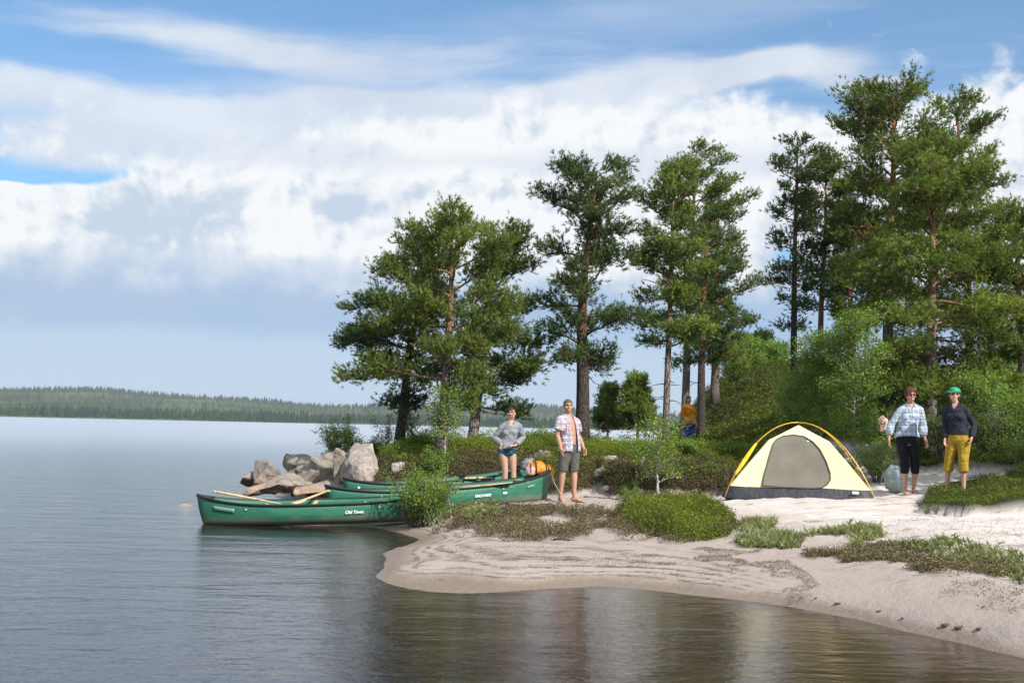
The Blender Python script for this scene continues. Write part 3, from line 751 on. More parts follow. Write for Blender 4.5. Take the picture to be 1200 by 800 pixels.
# spruce, birches and bushes of the undergrowth
BG = 'young birches and bushes'
bl = (M_birchbark, M_leaf)
def birch(label, u, d, top, env, seed, tw=4, nb=26, size=.085, mats=bl, name='birch_tree', cat='tree', **kw):
    return tree(name, label, cat, u, d, top, tw, env, seed, BG, 'leaf', nb, mats, size=size, elev=(20, 60), dead=0, k=7, gnarl=.15, wob=.05, **kw)
tree('spruce_tree', 'small conical spruce left of the slender pine', 'tree', 746, 38, 428, 5, [(428,744,749),(445,738,756),(465,730,764),(485,724,770),(500,722,772)], 31, None, mats=(M_bark, M_needle_b), light=.1, nb=36, elev=(-12, 20), size=.1, tufts=1.3)
tree('spruce_tree', 'faint young spruce in the gap just right of the thick dark pine', 'tree', 712, 44, 440, 4, [(440,709,714),(462,702,722),(482,696,728),(500,694,732)], 32, None, mats=(M_bark, M_needle_b), nb=36, elev=(-12, 20), size=.1)
birch('leafy birch rising behind the right side of the tent', 1001, 22.6, 376, [(376,995,1010),(395,982,1022),(425,975,1030),(460,970,1034),(500,972,1036),(530,985,1030)], 33, nb=46, tufts=1.5)
birch('young birch leaning out above the tent apex', 962, 23.6, 402, [(402,955,970),(425,938,985),(455,925,992),(485,922,992),(510,935,985)], 34, nb=40, tufts=1.4)
birch('bushy birch left of the tent-side birches', 938, 27, 446, [(446,932,944),(460,922,952),(480,918,956),(498,924,952)], 35, nb=24, tufts=1.3)
birch('white-stemmed birch sapling right of the woman in the green cap', 1152, 22.0, 452, [(452,1140,1165),(475,1128,1182),(505,1124,1188),(530,1130,1186)], 36, nb=34, tufts=1.2, tw=5)
birch('bushy sapling at the right edge above the moss', 1190, 21.5, 478, [(478,1180,1200),(500,1165,1215),(525,1162,1222),(548,1170,1215)], 37, nb=30, tufts=1.2)
birch('birch sapling hidden between the tent birches and the big pine', 1036, 24.5, 430, [(430,1026,1046),(460,1014,1060),(490,1010,1066),(520,1016,1060)], 38, nb=34, tufts=1.3)
birch('undergrowth birch behind the two standing women', 1108, 24.2, 455, [(455,1095,1120),(480,1075,1135),(510,1070,1142),(540,1078,1136)], 39, nb=40, tufts=1.4)
birch('tall undergrowth birch behind the right-edge sapling', 1172, 25.5, 420, [(420,1160,1185),(450,1142,1205),(480,1138,1212),(510,1142,1208)], 40, nb=40, tufts=1.3)
birch('far birch thicket right of the dark trunks', 868, 44, 402, [(402,860,876),(420,848,890),(440,844,896),(458,850,892)], 41, nb=34, tufts=1.3, size=.12)
birch('far birch thicket under the gap in the trees', 905, 46, 408, [(408,895,915),(425,882,930),(445,880,935),(460,885,930)], 42, nb=34, tufts=1.3, size=.12)
birch('thin birch sapling growing in front of the green bank', 771, 22.0, 502, [(502,762,782),(520,752,792),(540,748,796),(555,752,792),(568,760,788)], 45, nb=15, tufts=.8, tw=2, mats=(M_birchbark, M_leaf))
birch('leafy shoot climbing the foot of the scaly pine trunk', 520, 23.6, 465, [(465,512,526),(480,508,530),(500,506,533),(520,508,531)], 46, nb=22, tufts=1.0, tw=2, size=.075)

def shrub(label, base, stems, hgt_, spread, seed, mats=(M_bark, M_leafgrey), size=.075, dens=1.0, kind='leaf', k=7, light=0.0, group=BG, name='shrub', lean=(0, 0)):
    rng = np.random.default_rng(seed); root = thing(name, base, label, 'bush', group)
    wood = Acc(); P = []; Dr = []
    for i in range(stems):
        az = rng.uniform(0, 6.283); o = np.array([math.cos(az), math.sin(az), 0]) * rng.uniform(0, .12)
        L = hgt_ * rng.uniform(.6, 1.05); tgt = o + np.array([math.cos(az) * spread * rng.uniform(.3, 1) + lean[0], math.sin(az) * spread * rng.uniform(.3, .9) + lean[1], L])
        pts = [o - np.array([0, 0, .05])]
        for s_ in np.linspace(.2, 1, 6): pts.append(o + (tgt - o) * np.array([s_ ** 1.3, s_ ** 1.3, s_]) + rng.normal(0, .035 * hgt_, 3))
        pts = np.array(pts); tube(wood, pts, np.linspace(.014, .004, len(pts)) * (hgt_ ** .5 + .3), 5, .2, False)
        for j in range(int(9 * dens)):
            s_ = rng.uniform(.3, 1); i0 = min(int(s_ * 6), 5); q0 = pts[i0] + (pts[i0 + 1] - pts[i0]) * (s_ * 6 - i0)
            dd = rng.normal(size=3) + np.array([0, 0, .6]); dd /= np.linalg.norm(dd); sl = hgt_ * rng.uniform(.12, .3)
            tube(wood, [q0, q0 + dd * sl], [.004, .002], 3, .2, False)
            for kx in range(5): P.append(q0 + dd * sl * rng.uniform(.3, 1.1) + rng.normal(0, .03, 3)); Dr.append(dd)
    wood.obj('stems', mats[0], root, True); P = np.array(P); Dr = np.array(Dr)
    leaf = Acc(); scatter(leaf, P, Dr, size * rng.uniform(.7, 1.2, len(P)), .45 + light + rng.normal(0, .22, len(P)), kind, k, rng); leaf.obj('leaves', mats[1], root)
    return root
g = gp(500, 616)
shrub('green willow bush growing in front of the beached end of the nearest canoe', g, 32, .78, .50, 51, (M_barkgrey, M_leaf), .055, 1.3, lean=(-.04, 0))
shrub('low twiggy bush with bare grey stems at the waterline before the nearest canoe', gp(484, 617), 7, .28, .3, 52, (M_barkgrey, M_heather), .045, .8)
shrub('leafy bush growing out of the rocks with a bright green top', pd(398, 545, 26.0), 14, .88, .42, 53, (M_barkgrey, M_leaf), .065, 1.5, light=.05)
shrub('dark leafy bush behind the tall pale rock', pd(428, 540, 26.8), 12, .55, .5, 54, (M_barkgrey, M_leafgrey), .06, 1.2, light=-.25)
shrub('sprig standing against the lake left of the dark pine trunk', at(450, 26.5), 5, .8, .25, 55, (M_barkgrey, M_leafgrey), .055, .8, light=-.2)
shrub('sprig growing right of the dark pine trunk', at(484, 26.0), 5, .75, .3, 56, (M_barkgrey, M_leafgrey), .055, .8)
shrub('pale-leaved shrub between the tent and the woman in the plaid blouse', at(1030, 21.2), 16, .62, .38, 57, (M_barkgrey, M_leafgrey), .055, 1.5, light=.3)
shrub('pale-leaved shrub behind the woman in the green cap', at(1110, 22.4), 20, 1.1, .6, 58, (M_barkgrey, M_leafgrey), .06, 1.6, light=.25)
shrub('silvery shrub right of the woman in the green cap', at(1160, 21.6), 20, .9, .6, 59, (M_barkgrey, M_leafgrey), .06, 1.6, light=.3)
shrub('small bush at the right edge on the moss', at(1196, 20.8), 12, .5, .35, 60, (M_barkgrey, M_leaf), .05, 1.3)
shrub('bush on the bank left of the person in orange', at(762, 24.3), 10, .2, .4, 61, (M_barkgrey, M_leaf), .06, 1.3)
shrub('bush on the bank below the person in orange', at(818, 24.4), 10, .16, .45, 62, (M_barkgrey, M_leaf), .06, 1.3)
shrub('bush on the bank right of the person in orange', at(852, 25.0), 10, .2, .45, 63, (M_barkgrey, M_leaf), .06, 1.3)
shrub('small shoots in the sand left of the green hummock', gp(737, 588), 4, .3, .1, 64, (M_barkgrey, M_leaf), .045, .8)
shrub('leafy shoots on the bank in front of the scaly pine', at(510, 23.3), 10, .5, .3, 65, (M_barkgrey, M_leaf), .055, 1.2)
shrub('dark undergrowth bush behind the plaid blouse woman', at(1060, 23.0), 18, 1.2, .6, 66, (M_barkgrey, M_leafgrey), .06, 1.5, light=-.1)

# ---- ground cover (uncountable): moss and berry heath, heather, grass
def cover(name, label, polys, n, size, mat, seed, hmax=.12, kind='leaf', k=6, tintb=.45, mask=None, edge=.0, up_=1.0, weight=None):
    rng = np.random.default_rng(seed); acc = Acc()
    for poly, share in polys:
        pa = np.array([(p[0], p[1]) for p in poly]); lo, hi = pa.min(0), pa.max(0)
        m_ = int(n * share); X = rng.uniform(lo[0], hi[0], m_ * 6); Y = lo[1] + (hi[1] - lo[1]) * rng.uniform(0, 1, m_ * 6)
        wv_ = .26 * (fbm(X * 3, Y * 3, 3, seed) - .5) * (1 + edge)
        s = inpoly(X + wv_ * 3, Y + wv_ * 4, [tuple(p) for p in pa]); X, Y = X[s], Y[s]
        if mask is not None: s = mask(X, Y) > rng.uniform(0, 1, len(X)); X, Y = X[s], Y[s]
        X, Y = X[:m_], Y[:m_]
        Z = hz(X, Y); hh = hmax * (.25 + 1.1 * fbm(X * 2.4, Y * 2.4, 3, seed + 3)) * rng.uniform(0, 1, len(X)) ** .6
        dr = rng.normal(0, .6, (len(X), 3)) + np.array([0, 0, up_])
        tn = tintb + .5 * (fbm(X * 1.1, Y * 1.1, 3, seed + 9) - .5) + rng.normal(0, .17, len(X)) + .25 * (hh / hmax - .5)
        scatter(acc, np.stack([X, Y, Z + hh], -1), dr, size * rng.uniform(.6, 1.3, len(X)), tn, kind, k, rng)
    return tag(acc.obj(name, mat), label, name.replace('_', ' '), kind='stuff')
vm_ = lambda x, y: vegmask(x, y, hz(x, y))
nearbank = [(-4.2, 22.4), (5.6, 21.2), (6.3, 20.8), (6.9, 22.5), (9, 20), (12, 18), (12, 27.5), (-4.5, 27.5)]
farbank = [(-3, 27), (12, 27), (14, 46), (3, 46), (2, 31), (-2, 30)]
cover('berry_heath', 'green berry heath and moss covering the banks under the trees', [(nearbank, .78), (farbank, .22)], 110000, .042, M_moss, 71, .13, mask=vm_, k=6)
cover('bilberry_sprigs', 'taller bilberry sprigs standing in patches on the banks', [(nearbank, 1)], 9000, .06, M_leaf, 75, .34, mask=lambda x, y: vm_(x, y) * sstep(fbm(x * 1.6, y * 1.6, 3, 91), .52, .62), k=6, tintb=.3)
cover('far_heath', 'dark heath and moss on the slope under the far pines', [([(4, 29), (14, 27), (16, 50), (4, 50)], 1)], 26000, .10, M_moss, 76, .22, mask=vm_, k=6, tintb=.15)
cover('bank_moss', 'dark green moss on the shaded hummock at the right', [([(a, b) for a, b in HUM], 1)], 9000, .035, M_moss, 72, .07, k=5, tintb=.25)

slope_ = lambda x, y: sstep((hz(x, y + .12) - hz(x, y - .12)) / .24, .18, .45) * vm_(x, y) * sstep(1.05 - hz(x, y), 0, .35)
cover('bank_heather', 'brown heather and bare twigs, darkened for overhang shade, on the steep face of the banks', [([(-3.2, 22.4), (5.6, 21.2), (6.3, 20.8), (7, 22.5), (6, 24.6), (-3.2, 24.6)], 1)], 30000, .05, M_heather, 73, .15, mask=slope_, k=7, tintb=-.1)  # brown heather; its darkest tint also stands in for the overhang's shade

# ------------------------------------------------------------------ rocks
def rock_mat(name, top, low, line, speck=.35, zr=.06):
    mt, t = material(name); tc = t.n('ShaderNodeTexCoord'); g = t.n('ShaderNodeNewGeometry')
    ob = tc.outputs['Object']; px, py, pzz = t.sep(g.outputs['Position'])
    a = t.noise(ob, 5, 8, .7); b_ = t.noise(ob, 40, 4, .7); cr = t.voro(t.vm('ADD', ob, t.vm('MULTIPLY', t.xyz(a, b_, a), (1.1, .5, .9))), 2.2, 'DISTANCE_TO_EDGE')
    c = t.mix(t.ramp(t.m('ADD', pzz, t.m('MULTIPLY', t.m('SUBTRACT', a, .5), .45)), line - zr, line + zr), low, top)
    c = t.mix(t.m('MULTIPLY', t.ramp(b_, .48, .7), speck), c, (.07, .065, .06))
    c = t.mix(t.m('MULTIPLY', t.ramp(a, .55, .72), .5), c, tuple(min(1, x * 1.5) for x in top))
    c = t.mix(t.m('MULTIPLY', t.m('MULTIPLY', t.ramp(cr, .02, .0), t.ramp(a, .5, .62)), .75), c, (.05, .045, .04))
    b = t.n('ShaderNodeBsdfPrincipled'); t.put(b.inputs['Base Color'], c); b.inputs['Roughness'].default_value = .85
    bp = t.n('ShaderNodeBump'); bp.inputs['Distance'].default_value = .03
    t.put(bp.inputs['Height'], t.m('ADD', t.m('MULTIPLY', a, 2.2), t.m('ADD', t.m('MULTIPLY', b_, .3), t.m('MULTIPLY', t.ramp(cr, 0, .03), .35))))
    t.L.new(bp.outputs[0], b.inputs['Normal']); t.L.new(b.outputs[0], t.out.inputs[0]); return mt
M_rock = rock_mat('grey_lichen_granite', (.33, .285, .24), (.48, .33, .25), .38, zr=.2)
M_rockpink = rock_mat('pink_granite', (.36, .31, .26), (.50, .34, .24), .30, .3)
M_rockpale = rock_mat('pale_cracked_granite', (.52, .45, .385), (.52, .45, .385), -1, .3)
def rock(label, loc, size, seed, mat=None, rz=0.0, tilt=(0, 0), pts=10, cat='rock', rough=.06, blocky=.86, group='rocks by the water', name='rock'):
    rng = random.Random(seed); bm = bmesh.new()
    for i in range(pts):
        v = Vector([rng.gauss(0, 1) for _ in range(3)]).normalized()
        k = max(abs(v.x), abs(v.y), abs(v.z)); v = v * ((1 - blocky) + blocky / k) * rng.uniform(.92, 1.12)
        bm.verts.new(Vector((v.x * size[0] / 2, v.y * size[1] / 2, v.z * size[2] / 2)))
    bmesh.ops.convex_hull(bm, input=bm.verts); bmesh.ops.delete(bm, geom=[v for v in bm.verts if not v.link_faces], context='VERTS')
    bmesh.ops.bevel(bm, geom=list(bm.edges), offset=min(size) * .035, segments=1, affect='EDGES', profile=.6)
    bmesh.ops.triangulate(bm, faces=bm.faces)
    for _ in range(3):
        L = [e for e in bm.edges if e.calc_length() > max(size) * .055]
        if L: bmesh.ops.subdivide_edges(bm, edges=L, cuts=1); bmesh.ops.triangulate(bm, faces=bm.faces)
    bm.normal_update()
    for v in bm.verts:
        q = v.co * (2.6 / max(size)) + Vector((seed, 0, 0))
        v.co += v.normal * (mnoise.fractal(q * 2.6, .8, 2.1, 5) * rough * max(size) * .5 + mnoise.noise(q * 1.1) * rough * max(size) * .4)
    me = bpy.data.meshes.new(name); bm.to_mesh(me); bm.free(); me.materials.append(mat or M_rock)
    o = bpy.data.objects.new(name, me); o.location = loc; o.rotation_euler = (tilt[0], tilt[1], rz); link(o)
    for p in me.polygons: p.use_smooth = True
    me.set_sharp_from_angle(angle=R(24))
    return tag(o, label, cat, group)
def rk(u, v, d): return pd(u, v, d)
rock('low pink slab at the far left waterline of the rock pile', rk(333, 567, 24.6), (1.75, 1.1, .46), 3, M_rockpink, tilt=(0, .05))
rock('rounded grey boulder with orange foot at the left of the rock pile', rk(315, 552, 25.2), (.86, .75, .52), 4, M_rock)
rock('dark end block of the pile leaning into the lake', rk(296, 565, 25.4), (.55, .7, .42), 5, M_rock, rz=.4)
rock('angular grey block on top of the rock pile', rk(347, 543, 25.6), (.62, .7, .46), 6, M_rock, rz=.2)
rock('long grey slab slanting over the top of the rock pile', rk(369, 544, 25.7), (1.05, .7, .34), 7, M_rock, tilt=(0, .22))
rock('large grey split boulder in the middle of the pile', rk(356, 559, 25.0), (1.2, .8, .66), 8, M_rock, tilt=(0, -.32))
rock('grey wedge boulder with a dark crack on its left, right of the middle', rk(383, 557, 24.8), (.80, .75, .84), 9, M_rock, tilt=(0, .18))
rock('pink boulder low in front of the split boulders', rk(385, 572, 24.0), (1.2, .7, .36), 10, M_rockpink)
rock('small rock wedged under the bush on the pile', rk(392, 540, 25.4), (.5, .5, .46), 11, M_rock)
rock('greyish upright slab against the left side of the tall pale rock', rk(402, 554, 24.4), (.36, .7, 1.0), 12, M_rock, tilt=(0, .1))
rock('tall pale cracked boulder standing at the right end of the pile', rk(426, 551, 24.0), (.86, .8, 1.12), 41, M_rockpale, tilt=(0, -.04), blocky=.97, rough=.05, pts=16)
rock('small pointed pale stone right of the tall pale boulder', rk(466, 554, 23.4), (.24, .25, .44), 14, M_rockpale)
rock('flat rock just awash left of the nearest canoe', Vector((pz(208, 592).x, pz(208, 592).y, -.035)), (.65, .5, .11), 15, M_rockpink)
rock('flat orange-brown stone at the left foot of the tent', gp(862, 584) + Vector((0, 0, .03)), (.42, .3, .12), 16, M_rockpink, group=None)
rock('pale stone on the eroded bank right of the man', gp(718, 545) + Vector((0, 0, .05)), (.34, .3, .22), 17, M_rockpale, group=None)
rock('brown stone at the foot of the eroded bank right of the man', gp(706, 556) + Vector((0, 0, .05)), (.4, .3, .24), 18, M_rock, group=None)
rock('little stone lying low on the bank behind the man', gp(722, 558) + Vector((0, 0, .03)), (.25, .2, .15), 19, M_rockpink, group=None)
rock('dark grey boulder in the shade of the bank between the woman and the man', gp(628, 540) + Vector((0, .1, .03)), (.75, .6, .32), 20, M_rock, group=None)
rock('small pale stone in the green bank behind the birch sapling', gp(752, 548) + Vector((0, 0, .06)), (.16, .14, .3), 21, M_rockpale, tilt=(0, .5), group=None)
rng_ = random.Random(4); k = 0; ORD = ['first', 'second', 'third', 'fourth', 'fifth', 'sixth', 'seventh', 'eighth', 'ninth']
for side, (u0, u1, v0, v1) in (('bank foot behind the canoes', (475, 600, 561, 566)), ('bank foot right of the man', (690, 850, 575, 582))):
    for i in range(9):
        u = u0 + (u1 - u0) * (i + rng_.random() * .6) / 9; g = gp(u, rng_.uniform(v0, v1)); s_ = rng_.uniform(.08, .2)
        rock(ORD[i] + ' small stone from the left along the ' + side, g + Vector((0, 0, .01)), (s_ * 1.4, s_, s_ * .7), 100 + k, M_rock if k % 2 else M_rockpale, group='small stones along the ' + side, name='stone'); k += 1

# ------------------------------------------------------------------ canoes
def hull_mat(name, c):
    mt, t = material(name); tc = t.n('ShaderNodeTexCoord'); ob = tc.outputs['Object']
    n = t.noise(ob, 3, 5, .6); sc = t.noise(t.vm('MULTIPLY', ob, (1, 14, 14)), 4, 5, .7)
    col_ = t.mix(t.ramp(n, .3, .7), tuple(x * .88 for x in c), tuple(x * 1.1 for x in c))
    col_ = t.mix(t.m('MULTIPLY', t.ramp(sc, .52, .72), .5), col_, (.20, .30, .24))
    mud = t.noise(ob, 2.2, 6, .65); _x, _y, zl = t.sep(ob)
    col_ = t.mix(t.m('MULTIPLY', t.ramp(t.m('ADD', zl, t.m('MULTIPLY', mud, -.28)), .04, -.08), .55), col_, (.26, .22, .16))
    b = t.n('ShaderNodeBsdfPrincipled'); t.put(b.inputs['Base Color'], col_); t.put(b.inputs['Roughness'], t.lin(sc, .3, .7, .45, .68))
    b.inputs['Specular IOR Level'].default_value = .45; t.L.new(b.outputs[0], t.out.inputs[0]); return mt
M_hull = hull_mat('green_plastic_hull', (.022, .150, .088))
M_hullin = hull_mat('hull_inside', (.020, .12, .075))
M_black = principled('black_vinyl', (.018, .019, .022), .45)
M_skid = principled('dark_skid_plate', (.018, .045, .035), .5)
M_wood = principled('pale_paddle_wood', (.62, .46, .24), .45, var=(14, .15))
M_web = principled('seat_webbing', (.25, .19, .11), .7)
M_white = principled('white_print', (.75, .76, .74), .6)
M_pale = principled('pale_sticker', (.16, .30, .24), .5)
def canoe(label, A, B, seed, beam=.86, skid=False, h_mid=.36, h_end=.56, roll=0.0):
    """A, B: keel points of the two ends (world)"""
    A, B = Vector(A), Vector(B); L = (B - A).length; C = (A + B) / 2
    X = (B - A).normalized(); Yv = Vector((0, 0, 1)).cross(X).normalized(); Z = X.cross(Yv)
    rot = Matrix((X, Yv, Z)).transposed() @ Matrix.Rotation(roll, 3, 'X')
    root = thing('canoe', C, label, 'canoe', 'green canoes pulled up on the shore', rot=rot.to_euler())
    ns, nt = 44, 20
    def P(s, th, off=0.0, inn=0.0):
        a = abs(s); hb = beam / 2 * max(0, 1 - a ** 2.3) ** .82 + .006; sheer = h_mid + (h_end - h_mid) * a ** 3.4
        keel = .05 * a ** 5; q = abs(th)
        y = (hb + off) * (1 - (1 - q) ** 2.6) ** .72 * (1 if th >= 0 else -1) * (1 - .05 * (1 - a) * (q > .8))
        zz_ = keel + (sheer - keel) * q ** 2.1
        xx = s * L / 2 * (1 - .052 * a ** 9 * (1 - zz_ / h_end) ** 1.5)
        return Vector((xx, y * (1 - inn), zz_ + inn * .03))
    def shell(name, mat, s0, s1, off=0.0, t0=-1., t1=1., thick=.012):
        a = Acc(); V = [P(s0 + (s1 - s0) * i / ns, t0 + (t1 - t0) * j / nt, off) for i in range(ns + 1) for j in range(nt + 1)]
        q = [(i * (nt + 1) + j, (i + 1) * (nt + 1) + j, (i + 1) * (nt + 1) + j + 1, i * (nt + 1) + j + 1) for i in range(ns) for j in range(nt)]
        a.add([tuple(v) for v in V], q); o = a.obj(name, mat, root, True)
        md = o.modifiers.new('thickness', 'SOLIDIFY'); md.thickness = thick; md.offset = 1; return o
    shell('hull', M_hull, -1, 1)
    gw = Acc()
    for sg in (-1, 1):
        pts = [P(-1 + 2 * i / 40, sg, .006) + Vector((0, 0, .006)) for i in range(41)]
        tube(gw, [tuple(p) for p in pts], .019, 6)
    gw.obj('gunwale', M_black, root, True)
    for e in (-1, 1):
        dk = Acc(); s_ = [e * (1 - .13 * i / 6) for i in range(7)]
        V = []
        for x in s_:
            p = P(x, 1); V += [(p.x, p.y + .01, p.z + .014), (p.x, 0, p.z + .034), (p.x, -p.y - .01, p.z + .014)]
        dk.add(V, [(3 * i + j, 3 * i + j + 1, 3 * i + j + 4, 3 * i + j + 3) for i in range(6) for j in range(2)])
        o = dk.obj('deck_plate', M_black, root, True); md = o.modifiers.new('t', 'SOLIDIFY'); md.thickness = .012
    for s_, nm in ((-.52, 'seat'), (.42, 'seat'), (-.05, 'thwart'), (.72, 'thwart')):
        hb = P(s_, 1).y - .004; z_ = P(s_, 1).z - (.06 if nm == 'seat' else .02); a = Acc(); x = s_ * L / 2
        if nm == 'seat':
            for xo in (-.12, .12): box(a, (x + xo - .015, -hb, z_ - .012), (x + xo + .015, hb, z_ + .012))
            box(a, (x - .103, -.20, z_ - .006), (x + .103, .20, z_ + .008), mi=1)
            a.obj('seat', [M_wood, M_web], root)
        else:
            box(a, (x - .028, -hb, z_ - .01), (x + .028, hb, z_ + .012)); a.obj('thwart', M_wood, root)
    if skid:
        shell('skid_plate', M_skid, .90, 1.0, .004, thick=.004)
    root['_P'] = 0; del root['_P']
    return root, P, L
def decal_text(root, P, L, s, q, txt, size, shear=.0, side=-1, mat=None, name='lettering'):
    cu = bpy.data.curves.new(name, 'FONT'); cu.body = txt; cu.size = size; cu.shear = shear; cu.extrude = .0015; cu.align_x = 'CENTER'; cu.align_y = 'CENTER'; cu.offset = .002
    o = bpy.data.objects.new(name, cu); cu.materials.append(mat or M_white)
    p = P(s, side * q); ex = (P(s + .02, side * q) - P(s - .02, side * q)).normalized()
    ez = (P(s, side * (q + .04)) - P(s, side * (q - .04))).normalized(); n = ex.cross(ez).normalized(); ez = n.cross(ex)
    S.collection.objects.link(o); me = bpy.data.meshes.new_from_object(o.evaluated_get(bpy.context.evaluated_depsgraph_get())); bpy.data.objects.remove(o)
    me.materials.clear(); me.materials.append(mat or M_white)
    o = bpy.data.objects.new(name, me); link(o, root); o.matrix_local = Matrix.Translation(p + n * .017) @ Matrix((ex, ez, n)).transposed().to_4x4()
    return o
def decal_box(root, P, s0, s1, q0, q1, mat, name='sticker', side=-1):
    a = Acc(); n = 8; V = []
    for i in range(n + 1):
        for j in range(3):
            s = s0 + (s1 - s0) * i / n; q = q0 + (q1 - q0) * j / 2
            p = P(s, side * q, .016); V.append(tuple(p))
    a.add(V, [(i * 3 + j, (i + 1) * 3 + j, (i + 1) * 3 + j + 1, i * 3 + j + 1) for i in range(n) for j in range(2)])
    o = a.obj(name, mat, root, True); md = o.modifiers.new('t', 'SOLIDIFY'); md.thickness = .002; md.offset = 1
A1 = Vector((pd(232, 600, 18.55).x, 18.55, -.05)); B1 = Vector((-1.02, 18.85, .11))
c1, P1, L1 = canoe('nearest green canoe, afloat at its left end with a paddle across it', A1, B1, 1, h_mid=.325, h_end=.48, roll=.04)
decal_text(c1, P1, L1, .28, .80, 'Old Town', .066, .35)
decal_box(c1, P1, -.86, -.68, .80, .90, M_pale)
A2 = Vector((pd(383, 575, 19.75).x, 19.75, .03)); B2 = Vector((.76, 21.35, .29))
c2, P2_, L2 = canoe('middle green canoe with a dark skid plate on its bow beside the man', A2, B2, 2, skid=True, h_end=.52)
decal_text(c2, P2_, L2, .28, .78, 'DISCOVERY', .058, .2); decal_box(c2, P2_, .47, .51, .76, .82, M_white, 'logo')
decal_box(c2, P2_, .72, .80, .82, .88, M_pale)
A3 = Vector((pd(404, 575, 21.6).x, 21.6, .06)); B3 = Vector((.45, 23.0, .36))
c3, P3, L3 = canoe('farthest green canoe lying along the foot of the mossy bank', A3, B3, 3, h_end=.54)
decal_box(c3, P3, -.88, -.86, .78, .9, M_white)

# paddles, each a thing lying in or on a canoe
def paddle(label, A, B, blade_at='B', L=None, wid=.10):
    A, B = Vector(A), Vector(B); X = (B - A).normalized(); Y = Vector((0, 0, 1)).cross(X).normalized(); Z = X.cross(Y)
    root = thing('paddle', A, label, 'paddle', None, rot=Matrix((X, Y, Z)).transposed().to_euler()); L = (B - A).length
    a = Acc(); tube(a, [(0, 0, 0), (L * .66, 0, 0)], .017, 8); a.obj('shaft', M_wood, root, True)
    a = Acc(); loft(a, [(L * .62, 0, 0), (L * .70, 0, 0), (L * .8, 0, 0), (L * .93, 0, 0), (L, 0, 0)], [(.018, .016), (wid * .5, .012), (wid * .8, .009), (wid * .85, .007), (wid * .5, .005)], side=(0, 1, 0)); a.obj('blade', M_wood, root, True)
    a = Acc(); loft(a, [(.01, -.05, 0), (.0, 0, 0), (.01, .05, 0)], [(.014, .014), (.02, .018), (.014, .014)], side=(1, 0, 0), n=10); a.obj('grip', M_wood, root, True)
    return root
p0 = pd(253, 577, 18.4); p1 = pd(283, 584, 18.7)
paddle('pale wooden paddle propped in the left end of the nearest canoe, grip up', pd(251, 575.5, 18.45), pd(330, 590, 18.75))
g_ = Acc(); 
paddle('pale wooden paddle sticking out sideways over the nearest canoe', pd(384, 575, 19.3), pd(344, 590, 18.5), wid=.09)
paddle('long pale paddle lying along the middle canoe', pd(500, 576, 20.2), pd(600, 565, 20.6), wid=.09)
paddle('pale paddle lying on the rim of the farthest canoe', pd(545, 560.2, 22.0), pd(578, 559.2, 22.15), wid=.07)
# bailer block at the stern and gear in the middle canoe
M_orange = principled('orange_nylon', (.85, .26, .02), .5, bump=(9, .03), var=(7, .15)); M_yell = principled('yellow_nylon', (.85, .55, .03), .5, bump=(9, .02))
M_greyfab = principled('grey_fabric', (.25, .24, .27), .8, bump=(12, .02), var=(8, .3)); M_pinkfab = principled('pink_cloth', (.62, .36, .30), .8, bump=(10, .02), var=(9, .25))
def lumpy(name, label, cat, loc, size, seed, mats, straps=0, rz=0, parent=None, amp=.18):
    a = Acc(); ellipsoid(a, (0, 0, 0), (size[0] / 2, size[1] / 2, size[2] / 2), 28, 18)
    v = a.V[0]; 
    for i in range(len(v)):
        q = Vector(v[i]) * (3.2 / max(size)); k = 1 + amp * mnoise.fractal(q + Vector((seed, 0, 0)), 1, 2, 3); sx = 1 + .12 * (abs(v[i][2]) < size[2] * .3)
        v[i] = v[i] * k * sx
        if v[i][2] < -size[2] * .38: v[i][2] = -size[2] * .38
    if parent is not None: o = a.obj(name, mats, parent, True); o.location = loc; return o
    root = thing(name, loc, label, cat, None, rz); a.obj('fabric_body', mats, root, True)
    for i in range(straps):
        st = Acc(); x = size[0] * (-.22 + .44 * i / max(1, straps - 1)) if straps > 1 else 0
        pts = [(x, math.cos(w) * size[1] * .56, math.sin(w) * size[2] * .55) for w in np.linspace(-.3, math.pi + .3, 14)]
        tube(st, pts, .012, 5); st.obj('strap', M_black, root, True)
    return root
lumpy('gear_bag', 'bright orange and yellow bag in the bow of the middle canoe', 'bag', pd(632, 549, 21.5), (.42, .34, .28), 3, M_orange, 2, rz=.2)
lumpy('gear_bag', 'small yellow-orange bag at the tip of the middle canoe', 'bag', pd(641, 552, 21.5), (.26, .24, .2), 9, M_yell, 1)
lumpy('clothes_bundle', 'grey and pink bundle of clothes behind the orange bag', 'bundle', pd(620, 545, 22.4), (.30, .26, .26), 5, M_greyfab, 0)
lumpy('life_jacket', 'folded orange and pink life jacket beside the orange bag', 'life jacket', pd(622, 552, 21.4), (.18, .24, .22), 6, M_pinkfab, 1)

# ------------------------------------------------------------------ tent
M_tent = principled('cream_tent_fabric', (.88, .765, .43), .75, bump=(4, .04), spec=.2)
M_mesh = principled('grey_mosquito_mesh', (.185, .172, .135), .85, bump=(60, .004), var=(3, .12))
M_tub = principled('dark_grey_groundsheet', (.034, .036, .046), .55, bump=(7, .03))
M_pole = principled('golden_pole', (.72, .42, .03), .35, metal=.3)
tl = gp(858, 580); tr2 = gp(1031, 583)
Yt = 19.35
tc_ = Vector((gx(944, Yt, .55), Yt + .5, 0)); tc_.z = H(tc_.x, tc_.y - .5) - .01
tent = thing('tent', tc_, 'cream dome tent with grey mesh door standing on the white sand', 'tent', rz=-.19)
HW, HD = 1.17, .48
sub = .17
def tent_ring(z):                    # (half width, half depth) by height
    return np.interp(z, [0, .17, .55, .93, 1.19], [HW, HW * .945, .80, .485, .0]), np.interp(z, [0, .17, .55, .93, 1.19], [HD, HD * .93, .38, .24, .0])
